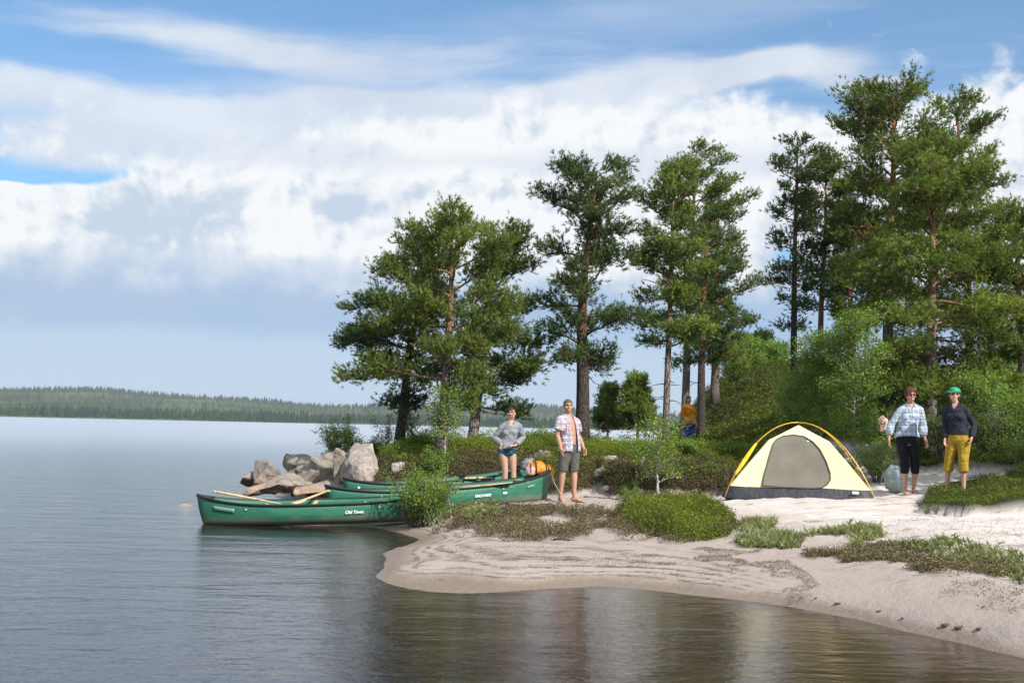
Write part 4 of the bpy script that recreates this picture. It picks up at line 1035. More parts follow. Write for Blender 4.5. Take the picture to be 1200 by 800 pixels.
zs = list(np.linspace(.17, .93, 12)) + list(np.linspace(.95, 1.19, 5))
def tent_pt(z, w):                   # w in [0,4): side parameter, corner at whole numbers; sides sag inwards a little
    a, b = tent_ring(z); i = int(w) % 4; f = w - int(w)
    C4 = [(-a, -b), (a, -b), (a, b), (-a, b)]; p, q = C4[i], C4[(i + 1) % 4]
    s_ = 4 * f * (1 - f) * .045 * math.sin(math.pi * min(1, max(0, (z - .1) / 1.0)))
    x = p[0] + (q[0] - p[0]) * f; y = p[1] + (q[1] - p[1]) * f
    n = [(0, 1), (-1, 0), (0, -1), (1, 0)][i]
    return Vector((x + n[0] * s_, y + n[1] * s_, z))
a = Acc(); per = 48; V = [tuple(tent_pt(z, k * 4 / per)) for z in zs for k in range(per)]
a.add(V, [(i * per + k, i * per + (k + 1) % per, (i + 1) * per + (k + 1) % per, (i + 1) * per + k) for i in range(len(zs) - 1) for k in range(per)])
o = a.obj('canopy', M_tent, tent, False)
a = Acc(); zz4 = [0, .02, .06, .11, .168]
V = []
for z in zz4:
    for k in range(per):
        p = tent_pt(max(z, .0), k * 4 / per); f = (k * 4 / per) % 1; bulge = .07 * math.sin(math.pi * f) * (1 - z / .17); i = int(k * 4 / per) % 4
        n = [(0, -1), (1, 0), (0, 1), (-1, 0)][i]; wob = .012 * math.sin(k * 1.9) * (z < .1)
        V.append((p.x + n[0] * (bulge + wob), p.y + n[1] * (bulge + wob), z - .02 * (z == 0)))
for i, v in enumerate(V):
    if i >= 4 * per: V[i] = (v[0], v[1], .172 + .012 * math.sin(i * .7))
a.add(V, [(i * per + k, i * per + (k + 1) % per, (i + 1) * per + (k + 1) % per, (i + 1) * per + k) for i in range(len(zz4) - 1) for k in range(per)])
a.obj('groundsheet', M_tub, tent, True)
def front(x, z, off=.012):           # point on the front face at local x and height z
    aa, bb = tent_ring(z); f = min(.98, max(.02, (x + aa) / (2 * aa))); p = tent_pt(z, f); return Vector((p.x, p.y - off, z))
def tp_(u, v): return ((u - 944) / (F_PX / Yt), (583.5 - v) / (F_PX / Yt) + .005)
dpx = [(901, 570), (904, 556), (909, 538), (914, 521), (918, 515), (926, 511), (938, 509.5), (950, 511), (960, 517), (968, 526), (975, 540), (979, 553), (979.5, 560), (976, 566), (969, 570), (960, 571.5), (940, 571), (920, 570.5)]
dp = [tp_(*q) for q in dpx]; cx = sum(p[0] for p in dp) / len(dp); cz = sum(p[1] for p in dp) / len(dp)
a = Acc(); rings = 8; V = []
for i in range(rings + 1):
    for (x, z) in dp:
        k = i / rings; V.append(tuple(front(cx + (x - cx) * (1 - k), max(.175, cz + (z - cz) * (1 - k)), .012)))
nn = len(dp); a.add(V, [(i * nn + k, (i + 1) * nn + k, (i + 1) * nn + (k + 1) % nn, i * nn + (k + 1) % nn) for i in range(rings) for k in range(nn)])
door = a.obj('mesh_door', M_mesh, tent, True)
a = Acc(); tube(a, [tuple(front(x, max(.178, z), .02)) for x, z in dp + dp[:1]], .010, 5); a.obj('door_zip', principled('dark_zip', (.10, .095, .075), .6), door, True)
a = Acc(); q0 = tp_(1007, 574)
box(a, (-.05, -.004, -.02), (.05, .004, .02), Matrix.Translation(Vector((q0[0], -tent_ring(.12)[1] - .06, .13)))); a.obj('label_tag', M_white, tent)
for sg in (-1, 1):                   # two crossing poles
    pts = []
    for i in range(33):
        w = math.pi * i / 32; x = -math.cos(w) * (HW + .01); y = -math.cos(w) * HD * .95 * sg; z = 1.235 * max(0, 1 - abs(math.cos(w)) ** 2.1) ** .9
        pts.append((x, y, z))
    a = Acc(); tube(a, pts, .008, 6); a.obj('pole', M_pole, tent, True)
    for i in (5, 9, 13, 19, 23, 27):
        z = pts[i][2] * .93; cl = Acc(); aa, bb = tent_ring(min(z, 1.15)); tube(cl, [pts[i], (math.copysign(aa, pts[i][0]) * .98, math.copysign(bb, pts[i][1]) * .98, min(z, 1.15))], .006, 4); cl.obj('clip', M_black, tent)
sl = Acc()                           # broad yellow sleeve on the left of the front pole
pts = [(-math.cos(w) * (HW + .01), -math.cos(w) * HD * .95, 1.235 * max(0, 1 - abs(math.cos(w)) ** 2.1) ** .9) for w in np.linspace(.50, .95, 9)]
V = []
for i, p in enumerate(pts):
    wd = .035 * math.sin(math.pi * (i + .3) / 8.6) + .01; V += [(p[0] - .012, p[1] - .01, p[2] + .012), (p[0] + wd, p[1] - .008, p[2] - wd * .6)]
sl.add(V, [(2 * i, 2 * i + 1, 2 * i + 3, 2 * i + 2) for i in range(8)]); o = sl.obj('pole_sleeve', M_yell, tent, True)
md = o.modifiers.new('t', 'SOLIDIFY'); md.thickness = .006
# dark stump and bag by the tent
st = Acc(); b_ = at(861, 20.9); pts = [(0, 0, -.05), (.0, 0, .06), (.02, 0, .25), (.03, .01, .42)]; tube(st, pts, [.14, .11, .10, .085], 12, 0)
o = st.obj('tree_stump', M_barkdark, None, True); o.location = b_; tag(o, 'dark weathered stump behind the left foot of the tent', 'stump')
M_bagblue = principled('pale_blue_plastic', (.33, .40, .42), .4, bump=(9, .05), var=(6, .25))
lumpy('plastic_bag', 'pale blue plastic sack standing beside the woman in the plaid blouse', 'bag', at(1048, 20.0) + Vector((0, 0, .22)), (.28, .26, .52), 12, M_bagblue, 0, amp=.22)
lumpy('hanging_towel', 'pale pink cloth hanging in the bushes right of the tent birch', 'towel', pd(1034, 497, 22.6), (.20, .06, .36), 14, principled('pale_pink_cloth', (.72, .50, .42), .8, bump=(8, .04)), 0, amp=.25)

# ------------------------------------------------------------------ driftwood, roots
def stick(label, pts, r, mat=None, name='driftwood', cat='driftwood', tw=True, seed=1):
    rg = random.Random(seed); p0 = Vector(pts[0]); root_pts = [Vector(p) - p0 for p in pts]; a = Acc(); full = []
    for i in range(len(root_pts) - 1):
        for k in range(5): full.append(root_pts[i].lerp(root_pts[i + 1], k / 5) + Vector((rg.gauss(0, .012), rg.gauss(0, .012), rg.gauss(0, .006))))
    full.append(root_pts[-1]); tube(a, full, np.linspace(r, r * .35, len(full)), 7, .2)
    for j in range(3 if tw else 0):
        q = full[rg.randrange(3, len(full) - 2)]; tube(a, [q, q + Vector((rg.uniform(-.1, .15), rg.uniform(-.12, .12), rg.uniform(0, .1)))], [r * .4, r * .15], 5, .2)
    o = a.obj(name, mat or M_barkgrey, None, True); o.location = p0; return tag(o, label, cat)
def on(u, v, dz=.015): g = gp(u, v); return g + Vector((0, 0, dz))
stick('dark stick lying on the sand in front of the canoe bow', [on(592, 592), on(618, 594), on(648, 591)], .022, M_barkdark)
stick('weathered stick on the sand left of the man, near the grass', [on(604, 600), on(640, 601), on(675, 599)], .018, M_barkgrey, seed=2)
stick('thin twigs of drift on the sand behind the man', [on(684, 583), on(720, 585), on(752, 582)], .02, M_barkgrey, seed=3)
stick('bleached branch leaning over the green bank by the spruce', [at(704, 29, .1), at(722, 29.2, .22), at(738, 29.5, .38)], .02, M_barkgrey, seed=4)
stick('dark root lying at the foot of the eroded bank', [on(688, 565, .04), on(700, 562, .06), on(716, 566, .04)], .035, M_barkdark, seed=5)
stick('dark driftwood stub on the beach below the heather strip', [on(648, 633), on(658, 633), on(668, 635)], .012, M_barkdark, seed=6)
stick('grey root bent over the sand at the foot of the willow bush', [on(482, 613, .02), on(500, 604, .1), on(517, 612, .02)], .014, M_barkgrey, seed=7)

# ------------------------------------------------------------------ shore plants in front
def pp(lst): return [(g.x, g.y) for g in (gp(u, v) for u, v in lst)]
heath = pp([(518, 606), (530, 596), (552, 592), (575, 598), (620, 600), (660, 603), (700, 606), (735, 608), (742, 624), (700, 624), (668, 634), (600, 634), (560, 624), (522, 620)])
cover('heather_strip', 'dry brown heather strip across the sand behind the bare beach', [(heath, 1)], 9000, .038, M_heather, 81, .12, k=7, tintb=.30, mask=lambda x, y: sstep(fbm(x * 1.5, y * 2.2, 3, 49), .36, .50), edge=1)
cover('dry_grass', 'yellow-green dry grass at the left end of the heather strip', [(pp([(535, 607), (545, 590), (575, 590), (585, 604), (560, 614)]), 1)], 3000, .085, M_grass, 82, .12, kind='needle', k=5, up_=2.5, tintb=.4)
hp = pp([(722, 616), (736, 600), (760, 592), (800, 590), (835, 598), (858, 612), (850, 624), (800, 630), (740, 626)]); hc = np.mean(hp, 0)
def hmound(acc, seed):
    rng = np.random.default_rng(seed); P_ = []; X = rng.uniform(-1, 1, 22000); Y = rng.uniform(-1, 1, 22000); s = X ** 2 + Y ** 2 < 1; X, Y = X[s], Y[s]
    wx = (max(p[0] for p in hp) - min(p[0] for p in hp)) / 2; wy = (max(p[1] for p in hp) - min(p[1] for p in hp)) / 2
    x = hc[0] + X * wx + .08 * (fbm(X * 4, Y * 4, 2, 5) - .5); y = hc[1] + Y * wy; dome = (1 - X ** 2 - Y ** 2) ** .5 * (.20 + .30 * (fbm(X * 2.5, Y * 2.5, 3, 6) - .5))
    z = hz(x, y) + dome * rng.uniform(.2, 1, len(x)) ** .5 + .02 + (rng.uniform(0, 1, len(x)) < .12) * rng.uniform(0, .10, len(x))
    dr = np.stack([X, Y, np.full(len(X), .8)], -1) + rng.normal(0, .5, (len(X), 3))
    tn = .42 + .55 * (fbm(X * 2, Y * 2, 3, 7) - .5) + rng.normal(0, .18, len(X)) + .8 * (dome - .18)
    scatter(acc, np.stack([x, y, z], -1), dr, .042 * rng.uniform(.6, 1.3, len(x)), tn, 'leaf', 6, rng)
a = Acc(); hmound(a, 83); tag(a.obj('berry_hummock', M_moss), 'round green berry hummock standing alone in the middle of the sand', 'hummock', kind='stuff')
cover('heather_fringe', 'brown heather fringe round the foot of the green hummock', [(pp([(716, 624), (728, 598), (760, 604), (800, 606), (850, 612), (872, 622), (840, 634), (780, 634), (730, 632)]), 1)], 3200, .034, M_heather, 90, .12, k=6, tintb=.15, edge=1)
gr1 = pp([(868, 640), (876, 612), (900, 606), (925, 625), (990, 616), (1035, 624), (1030, 636), (960, 640), (910, 648), (880, 648)])
cover('shore_grass', 'thin green grass growing in the white sand before the tent', [(gr1, 1)], 2300, .075, M_grass, 84, .04, kind='needle', k=4, up_=3, tintb=.55, mask=lambda x, y: sstep(fbm(x * 2.2, y * 2.2, 3, 19), .38, .55))
gr2 = pp([(940, 648), (1000, 642), (1060, 640), (1100, 652), (1150, 655), (1200, 660), (1205, 690), (1150, 682), (1100, 672), (1040, 658), (950, 656)])
cover('shore_scrub', 'low brown and green scrub in a band over the sand at the right', [(gr2, 1)], 6500, .036, M_heather, 85, .06, k=6, tintb=.4, mask=lambda x, y: sstep(fbm(x * 1.8, y * 2.4, 3, 29), .40, .55))
gr3 = pp([(1040, 640), (1090, 628), (1140, 640), (1200, 650), (1210, 672), (1140, 668), (1100, 660)])
cover('beach_grass', 'sparse tufts of green grass over the right side of the beach', [(gr3, .6), (pp([(1185, 655), (1230, 640), (1240, 690), (1190, 684)]), .4)], 1100, .075, M_grass, 86, .04, kind='needle', k=4, up_=3, tintb=.35, mask=lambda x, y: sstep(fbm(x * 2.6, y * 2.6, 3, 39), .45, .6))
lit_ = pp([(980, 618), (1100, 606), (1200, 612), (1200, 640), (1040, 640), (960, 636)])
cover('beach_litter', 'scattered dry plant litter on the white sand', [(lit_, .35), (pp([(600, 608), (760, 590), (860, 604), (860, 612), (740, 600)]), .15), (pp([(1080, 690), (1210, 690), (1210, 715), (1120, 700)]), .25)], 1500, .022, M_heather, 87, .012, k=4, tintb=.1)
cover('drift_litter', 'fine dark drift litter strewn over the bare spit', [(pp([(500, 650), (560, 640), (700, 645), (810, 655), (870, 680), (700, 678), (560, 682), (510, 672)]), 1)], 5000, .011, M_heather, 91, .008, k=4, tintb=-.05, mask=lambda x, y: sstep(fbm(x * 1.6, y * 5.5, 4, 93), .42, .56))
cover('litter_band', 'dark litter band curving over the beach towards the water', [(pp([(800, 642), (860, 647), (920, 660), (955, 680), (950, 702), (925, 700), (925, 680), (880, 662), (820, 652)]), 1)], 4200, .013, M_heather, 88, .012, k=4, tintb=-.05)
M_clod = principled('wet_dark_sand', (.11, .08, .06), .8, bump=(30, .02))
CL = ['dark wet clod on the cut beach edge, %s from the left' % w for w in ('third', 'fourth', 'second', 'fifth', 'seventh', 'eighth', 'last', 'sixth', 'first')]
for i, (u, v, s_) in enumerate([(985, 708, .13), (1000, 716, .09), (958, 700, .07), (1032, 716, .1), (1112, 731, .16), (1128, 735, .15), (1150, 738, .12), (1060, 724, .08), (880, 694, .06)]):
    lumpy('sand_clod', None, None, (0, 0, 0), (s_ * .7, s_ * .4, s_ * .2), i, M_clod, 0, parent=thing('sand_clod', gp(u, v) - Vector((0, 0, s_ * .12)), CL[i], 'clod', 'dark clods along the water edge'))

# mooring lines
M_rope = principled('grey_rope', (.45, .42, .36), .9)
for i, (P0, P1r, lab) in enumerate([(B2 + Vector((0, 0, .45)), gp(690, 600), 'thin rope running from the middle canoe bow onto the sand by the man'), (B1 + Vector((0, 0, .45)), gp(560, 606), 'thin rope hanging from the beached end of the nearest canoe')]):
    e = Vector((P1r.x, P1r.y, H(P1r.x, P1r.y) + .012)); a = Acc(); pts = []
    for k_ in range(22):
        f = k_ / 21; p = P0.lerp(e, f); p.x += .05 * math.sin(f * 9 + i); g0 = H(p.x, p.y) + .012; p.z = max(g0, P0.z - (P0.z - g0) * min(1, f * 2.6) ** .6); pts.append(p - P0)
    tube(a, pts, .006, 5); o = a.obj('mooring_rope', M_rope, None, True); o.location = P0; tag(o, lab, 'rope')

# ------------------------------------------------------------------ people
M_skin = principled('fair_skin', (.56, .33, .235), .55, spec=.3, var=(12, .08))  # one even skin colour, paler than the tanned one
M_skin2 = principled('tanned_skin', (.50, .27, .18), .55, spec=.3, var=(12, .08))
M_lip = principled('lips', (.42, .13, .11), .5); M_eye = principled('eye_dark', (.04, .03, .03), .3); M_teeth = principled('teeth', (.75, .72, .66), .4)
M_hairdark = principled('dark_hair', (.035, .022, .018), .55, bump=(60, .01)); M_hairred = principled('auburn_hair', (.10, .028, .018), .5, bump=(60, .01)); M_hairgrey = principled('greying_hair', (.11, .08, .06), .6, bump=(60, .01))
def plaid(name, base_, l1, l2, s=34.0, rough=.8):
    mt, t = material(name); tc = t.n('ShaderNodeTexCoord'); x, y, z = t.sep(tc.outputs['Object'])
    r = t.m('ADD', x, t.m('MULTIPLY', y, .6))
    def st(v, f, lo, hi, ph=0.0): return t.ramp(t.m('SINE', t.m('ADD', t.m('MULTIPLY', v, f), ph)), lo, hi)
    c = t.mix(t.m('MULTIPLY', st(r, s * 2, .25, .6), .75), base_, l1); c = t.mix(t.m('MULTIPLY', st(z, s * 2, .25, .6), .75), c, l1)
    c = t.mix(t.m('MULTIPLY', st(r, s * 2, .9, .97, 2.2), .8), c, l2); c = t.mix(t.m('MULTIPLY', st(z, s * 2, .9, .97, 2.2), .8), c, l2)
    b = t.n('ShaderNodeBsdfPrincipled'); t.put(b.inputs['Base Color'], c); b.inputs['Roughness'].default_value = rough; b.inputs['Specular IOR Level'].default_value = .15
    n = t.noise(tc.outputs['Object'], 11, 4, .6); bp = t.n('ShaderNodeBump'); bp.inputs['Distance'].default_value = .05; t.put(bp.inputs['Height'], n); t.L.new(bp.outputs[0], b.inputs['Normal'])
    t.L.new(b.outputs[0], t.out.inputs[0]); return mt
M_plaid1 = plaid('white_blue_plaid', (.66, .66, .68), (.30, .33, .42), (.42, .12, .12), 36)
M_plaid2 = plaid('pale_blue_plaid', (.60, .66, .72), (.30, .40, .52), (.12, .14, .2), 30)
def cloth(name, c, rough=.85): return principled(name, c, rough, bump=(11, .05), spec=.15, var=(9, .12))
M_greyj = cloth('grey_marl_fleece', (.27, .28, .31)); M_greyshort = cloth('grey_green_cotton', (.105, .11, .095)); M_teal = principled('teal_print', (.012, .085, .12), .6, var=(14, .95))
M_blackc = cloth('black_cotton', (.012, .013, .018)); M_navy = cloth('charcoal_navy_knit', (.028, .030, .045)); M_must = cloth('mustard_cotton', (.42, .27, .035))
M_orangej = cloth('orange_jacket', (.82, .27, .015)); M_blueshort = principled('blue_patterned_cotton', (.035, .06, .20), .8, var=(10, 1.2)); M_capg = principled('green_cap', (.015, .30, .15), .6, bump=(14, .01))
M_lens = principled('dark_lens', (.01, .01, .012), .1, spec=.8); M_rimw = principled('white_rim', (.7, .7, .7), .4)

def solid(name, acc, mats, parent, voxel=.008, smooth=4):
    o = acc.obj(name, mats, parent, True); md = [('REMESH', dict(mode='VOXEL', voxel_size=voxel, use_smooth_shade=True))]
    if smooth: md.append(('SMOOTH', dict(factor=.5, iterations=smooth)))
    bake(o, md); me = o.data
    me.materials.clear()
    for mm in (mats if isinstance(mats, (list, tuple)) else [mats]): me.materials.append(mm)
    me.polygons.foreach_set('material_index', [0] * len(me.polygons)); return o
def trim(o, test):                   # drop the faces whose centre passes the test
    bm = bmesh.new(); bm.from_mesh(o.data); dead_ = [f for f in bm.faces if test(f.calc_center_median())]
    bmesh.ops.delete(bm, geom=dead_, context='FACES'); bm.to_mesh(o.data); bm.free()
    md = o.modifiers.new('thickness', 'SOLIDIFY'); md.thickness = .006

def person(label, loc, yaw, H_, pose, wear, skin, hair, head_yaw=0.0, head_pitch=0.0, female=False, smile=True, group=None):
    """local frame: feet at z=0, facing -Y, +X is the person's left; lengths for a 1.75 m figure, then scaled"""
    root = thing('person', loc, label, 'person', group, rz=yaw); k = H_ / 1.75; root.scale = (k, k, k)
    J = dict(hipL=(.085, .0, .92), hipR=(-.085, .0, .92), kneeL=(.095, -.015, .50), kneeR=(-.095, -.015, .50), ankL=(.10, .02, .085), ankR=(-.10, .02, .085),
             shL=(.182 if not female else .155, .0, 1.395), shR=(-.182 if not female else -.155, 0, 1.395), elL=(.24, .03, 1.13), elR=(-.24, .03, 1.13), wrL=(.25, -.04, .89), wrR=(-.25, -.04, .89), footL=(.03, -1), footR=(-.03, -1))
    J.update(pose); V_ = lambda n: Vector(J[n])
    belly = wear.get('belly', 0.0); hw = .165 if female else .155
    torso = [((0, .0, .80), (.11, .09)), ((0, .005, .87), (hw, .115)), ((0, .005, .95), (hw - .005, .115)), ((0, 0, 1.06), (.128 if female else .142, .10 + belly)), ((0, 0, 1.16), (.132 if female else .150, .103 + belly)),
             ((0, 0, 1.28), (.148 if female else .172, .118)), ((0, .005, 1.36), (.150 if female else .180, .108)), ((0, .01, 1.43), (.125 if female else .150, .078)), ((0, .012, 1.475), (.07, .06))]
    b = Acc()
    loft(b, [p for p, r in torso], [r for p, r in torso], n=22)
    if female:
        for sx in (-1, 1): ellipsoid(b, (sx * .07, -.085, 1.265), (.06, .05, .062))
    loft(b, [(0, .02, 1.44), (0, .012, 1.50), (0, .0, 1.56)], [(.062, .062), (.052, .055), (.052, .056)], n=14)
    def legs(acc, inf=0.0, zlow=None, loose=0.0):
        for s_ in 'LR':
            h, kn, an = V_('hip' + s_), V_('knee' + s_), V_('ank' + s_); pts = [h + Vector((0, 0, .02)), h.lerp(kn, .35), h.lerp(kn, .7), kn, kn.lerp(an, .28), kn.lerp(an, .6), an]
            rad = [(.085, .095), (.082, .09), (.064, .07), (.052, .056), (.052, .060), (.040, .044), (.032, .038)]
            if female: rad = [(a_ * 1.02, c_) for a_, c_ in rad]
            if zlow is not None:
                np_, nr = [], []
                for p, r in zip(pts, rad):
                    if p.z > zlow: np_.append(p); nr.append(r)
                    else:
                        q = np_[-1]; f = (q.z - zlow) / max(1e-6, q.z - p.z); np_.append(q.lerp(p, f)); nr.append(r); break
                pts = np_; rad = [(r[0] + inf + loose * (i / (len(pts) - 1)), r[1] + inf + loose * (i / (len(pts) - 1))) for i, r in enumerate(nr)]
            else: rad = [(r[0] + inf, r[1] + inf) for r in rad]
            loft(acc, pts, rad, n=16)
    def arms(acc, inf=0.0, frac=1.0, loose=0.0):
        for s_ in 'LR':
            sh, el, wr = V_('sh' + s_), V_('el' + s_), V_('wr' + s_); tot = [sh + Vector((0, 0, .0)), sh.lerp(el, .25), sh.lerp(el, .6), el, el.lerp(wr, .3), el.lerp(wr, .7), wr]
            fr_ = [0, .13, .3, .5, .65, .85, 1.0]; rad = [.050, .052, .047, .040, .042, .032, .026]
            if female: rad = [r * .86 for r in rad]
            P_, R_ = [], []
            for i, (p, f, r) in enumerate(zip(tot, fr_, rad)):
                if f <= frac + 1e-6: P_.append(p); R_.append(r + inf + loose * f)
                else:
                    q = (frac - fr_[i - 1]) / (f - fr_[i - 1]); P_.append(tot[i - 1].lerp(p, q)); R_.append(rad[i - 1] + (r - rad[i - 1]) * q + inf + loose * frac); break
            q_ = .88 if female else 1.0; ellipsoid(acc, sh + Vector((0, 0, -.005)), (.050 * q_ + inf * .6, .054 * q_ + inf * .6, .048 * q_ + inf * .6)); loft(acc, [Vector((math.copysign(.035, sh.x), .012, 1.468)), Vector((math.copysign(.09, sh.x), .010, 1.438)), Vector((sh.x * .93, .005, 1.402))], [(.038 + inf * .4, .05 + inf * .4), (.040 + inf * .5, .052 + inf * .5), (.044 + inf * .6, .052 + inf * .6)], side=(0, 0, 1), n=12); loft(acc, P_, R_, side=(0, 1, 0), n=14)
    legs(b); arms(b)
    # feet
    for s_ in 'LR':
        an = V_('ank' + s_); d = Vector((J['foot' + s_][0], J['foot' + s_][1], 0)).normalized(); sd = Vector((-d.y, d.x, 0))
        f0 = Vector((an.x, an.y, 0)); loft(b, [f0 - d * .06 + Vector((0, 0, .035)), f0 - d * .03 + Vector((0, 0, .045)), f0 + d * .05 + Vector((0, 0, .042)), f0 + d * .13 + Vector((0, 0, .026)), f0 + d * .19 + Vector((0, 0, .018))],
                                           [(.024, .028), (.034, .042), (.036, .040), (.046, .024), (.036, .014)], side=sd, n=14)
        for i in range(5): loft(b, [f0 + d * .17 + sd * (-.032 + .016 * i) + Vector((0, 0, .014)), f0 + d * (.212 - abs(i - 1.5) * .006) + sd * (-.032 + .016 * i) + Vector((0, 0, .012))], [(.009, .009), (.008, .008)], side=sd, n=8, dome=.004)
    # hands: palm, four curled fingers of unequal length, thumb off the side
    for s_ in 'LR':
        el, wr = V_('el' + s_), V_('wr' + s_); d = (wr - el).normalized(); sx = 1 if s_ == 'L' else -1
        if 'hand' + s_ in pose: d = Vector(pose['hand' + s_]).normalized()
        inn = Vector((-sx, -.35, 0)); inn = (inn - d * inn.dot(d)).normalized()          # palm faces the thigh
        wd = d.cross(inn).normalized()
        if wd.y > 0 or (abs(wd.y) < .3 and wd.z < 0): wd = -wd                            # thumb side forward
        loft(b, [wr - d * .01, wr + d * .03, wr + d * .09], [(.024, .018), (.036, .016), (.040, .014)], side=wd, n=12, dome=.004)
        for i, Lf in enumerate((.072, .082, .076, .060)):
            o_ = wr + d * .085 + wd * (.030 - .020 * i); c1_ = o_ + (d * .93 + inn * .25) * Lf * .45; c2_ = c1_ + (d * .7 + inn * .65) * Lf * .33; c3_ = c2_ + (d * .35 + inn * .9) * Lf * .24
            loft(b, [o_ - d * .02, c1_, c2_, c3_], [.0095, .009, .0085, .0075], side=wd, n=8, dome=.004)
        o_ = wr + d * .025 + wd * .026; c1_ = o_ + (d * .6 + wd * .6 + inn * .35) * .04; c2_ = c1_ + (d * .85 + wd * .15 + inn * .4) * .032
        loft(b, [o_, c1_, c2_], [.013, .011, .009], side=inn, n=8, dome=.005)
    # head
    hc_ = Vector((0, -.012, 1.635)); hr = Euler((head_pitch, 0, head_yaw)).to_matrix(); piv = Vector((0, .01, 1.53))
    def hd(p): return piv + hr @ (hc_ + Vector(p) - piv)
    ellipsoid(b, hd((0, .018, .022)), (.074, .094, .092), 18, 12, rot=hr.to_euler())
    loft(b, [hd((0, -.005, -.02)), hd((0, -.018, -.055)), hd((0, -.030, -.085)), hd((0, -.038, -.110))], [(.068, .072), (.060, .066), (.046, .050), (.024, .026)], side=hr @ Vector((1, 0, 0)), n=16)
    ellipsoid(b, hd((0, -.085, .028)), (.046, .014, .012), rot=hr.to_euler())
    loft(b, [hd((0, -.078, .022)), hd((0, -.094, -.008)), hd((0, -.106, -.026)), hd((0, -.086, -.036))], [(.009, .008), (.011, .010), (.016, .012), (.013, .009)], side=hr @ Vector((1, 0, 0)), n=10)
    for sx in (-1, 1):
        ellipsoid(b, hd((sx * .075, .012, -.005)), (.009, .020, .031), rot=hr.to_euler()); ellipsoid(b, hd((sx * .042, -.066, -.026)), (.022, .018, .02), rot=hr.to_euler())
    ellipsoid(b, hd((0, -.079, -.063)), (.026, .012, .010), rot=hr.to_euler())
    mats = [skin, M_eye, M_lip, M_teeth]
    body = solid('body', b, mats, root, .0065, 3)
    me = body.data; n = len(me.polygons); cc = np.empty(n * 3); me.polygons.foreach_get('center', cc); cc = cc.reshape(-1, 3)
    inv = np.array(hr.transposed()); loc_ = (cc - np.array(piv)) @ inv.T + np.array(piv) - np.array(hc_); mi = np.zeros(n, int); fr_ = loc_[:, 1] < -.055
    for sx in (-1, 1):
        mi[fr_ & (((loc_[:, 0] - sx * .031) / .014) ** 2 + ((loc_[:, 2] - .006) / .007) ** 2 < 1)] = 1
        mi[fr_ & (((loc_[:, 0] - sx * .033) / .021) ** 2 + ((loc_[:, 2] - .029) / .005) ** 2 < 1)] = 1
    mi[fr_ & ((loc_[:, 0] / .030) ** 2 + ((loc_[:, 2] + .065) / .011) ** 2 < 1)] = 2
    if smile: mi[fr_ & ((loc_[:, 0] / .017) ** 2 + ((loc_[:, 2] + .064) / .0045) ** 2 < 1)] = 3
    me.polygons.foreach_set('material_index', mi)
    # hair
    if hair:
        hm, style = hair; a = Acc(); ellipsoid(a, hd((0, .026, .036)), (.084, .100, .093), 20, 14, rot=hr.to_euler())
        if style == 'bun': ellipsoid(a, hd((0, .115, .04)), (.04, .04, .04))
        if style == 'bob': loft(a, [hd((0, .03, .03)), hd((0, .045, -.05)), hd((0, .04, -.10))], [(.088, .085), (.086, .072), (.07, .05)], side=hr @ Vector((1, 0, 0)), n=16)
        if style == 'long': loft(a, [hd((0, .03, .03)), hd((0, .055, -.08)), hd((0, .075, -.20))], [(.088, .085), (.080, .060), (.05, .035)], side=hr @ Vector((1, 0, 0)), n=16)
        if style == 'curly':
            rg = random.Random(3)
            for i in range(60):
                th, ph = rg.uniform(0, 6.28), rg.uniform(-.3, 1.4); ellipsoid(a, hd((.088 * math.cos(th) * math.cos(ph), .026 + .10 * math.sin(th) * math.cos(ph), .030 + .095 * math.sin(ph))), (.022, .022, .022), 8, 6)
        h_ = solid('hair', a, hm, root, .008, 1); fz = .046 if style != 'short' else .056
        trim(h_, lambda c: (lambda q: (q.y < -.035 and q.z < fz) or (q.y < .02 and q.z < -.01 and abs(q.x) < .062))(hr.transposed() @ (c - piv) + piv - hc_))
    # garments
    if 'top' in wear:
        w = wear['top']; a = Acc(); inf = w.get('inf', .014); zh = w['hem']
        T_ = [(p, r) for p, r in torso if p[2] > zh + .01]; lo = [r for p, r in torso if p[2] <= zh + .01]
        fl = w.get('flare', .02); p0 = (0, 0, zh); r0 = (lo[-1] if lo else T_[0][1]); rr = [(r0[0] + inf + fl, r0[1] + inf + fl)] + [(r[0] + inf + fl * max(0, 1 - i / 3), r[1] + inf + fl * max(0, 1 - i / 3)) for i, (p, r) in enumerate(T_)]
        loft(a, [p0] + [p for p, r in T_], rr, n=22)
        if female:
            for sx in (-1, 1): ellipsoid(a, (sx * .07, -.085, 1.265), (.07, .06, .07))
        arms(a, inf * .9, w['sleeve'], w.get('sloose', .01)); loft(a, [(0, .022, 1.44), (0, .018, 1.505)], [(.085, .08), (.066, .066)], n=16)
        o = solid('shirt' if not w.get('name') else w['name'], a, w['mat'], root, .009, 2)
        gap = w.get('gap')
        if gap: trim(o, lambda c: c.y < -.02 and abs(c.x - gap[1]) < gap[0] * (1.0 if c.z < 1.3 else 1.0 - .35 * (c.z - 1.3) / .2))
        else: trim(o, lambda c: c.z > 1.40 and c.y < -.03 and abs(c.x) < (c.z - 1.385) * .55)
        if w.get('collar'):
            cl = Acc()
            for sx in (-1, 1): loft(cl, [(sx * .03, .075, 1.50), (sx * .072, .03, 1.50), (sx * .062, -.045, 1.475), (sx * (.06 if gap else .035), -.085, 1.425)], [(.022, .006)] * 4, side=(0, 0, 1), n=10)
            cl.obj('collar', w['mat'], root, True)
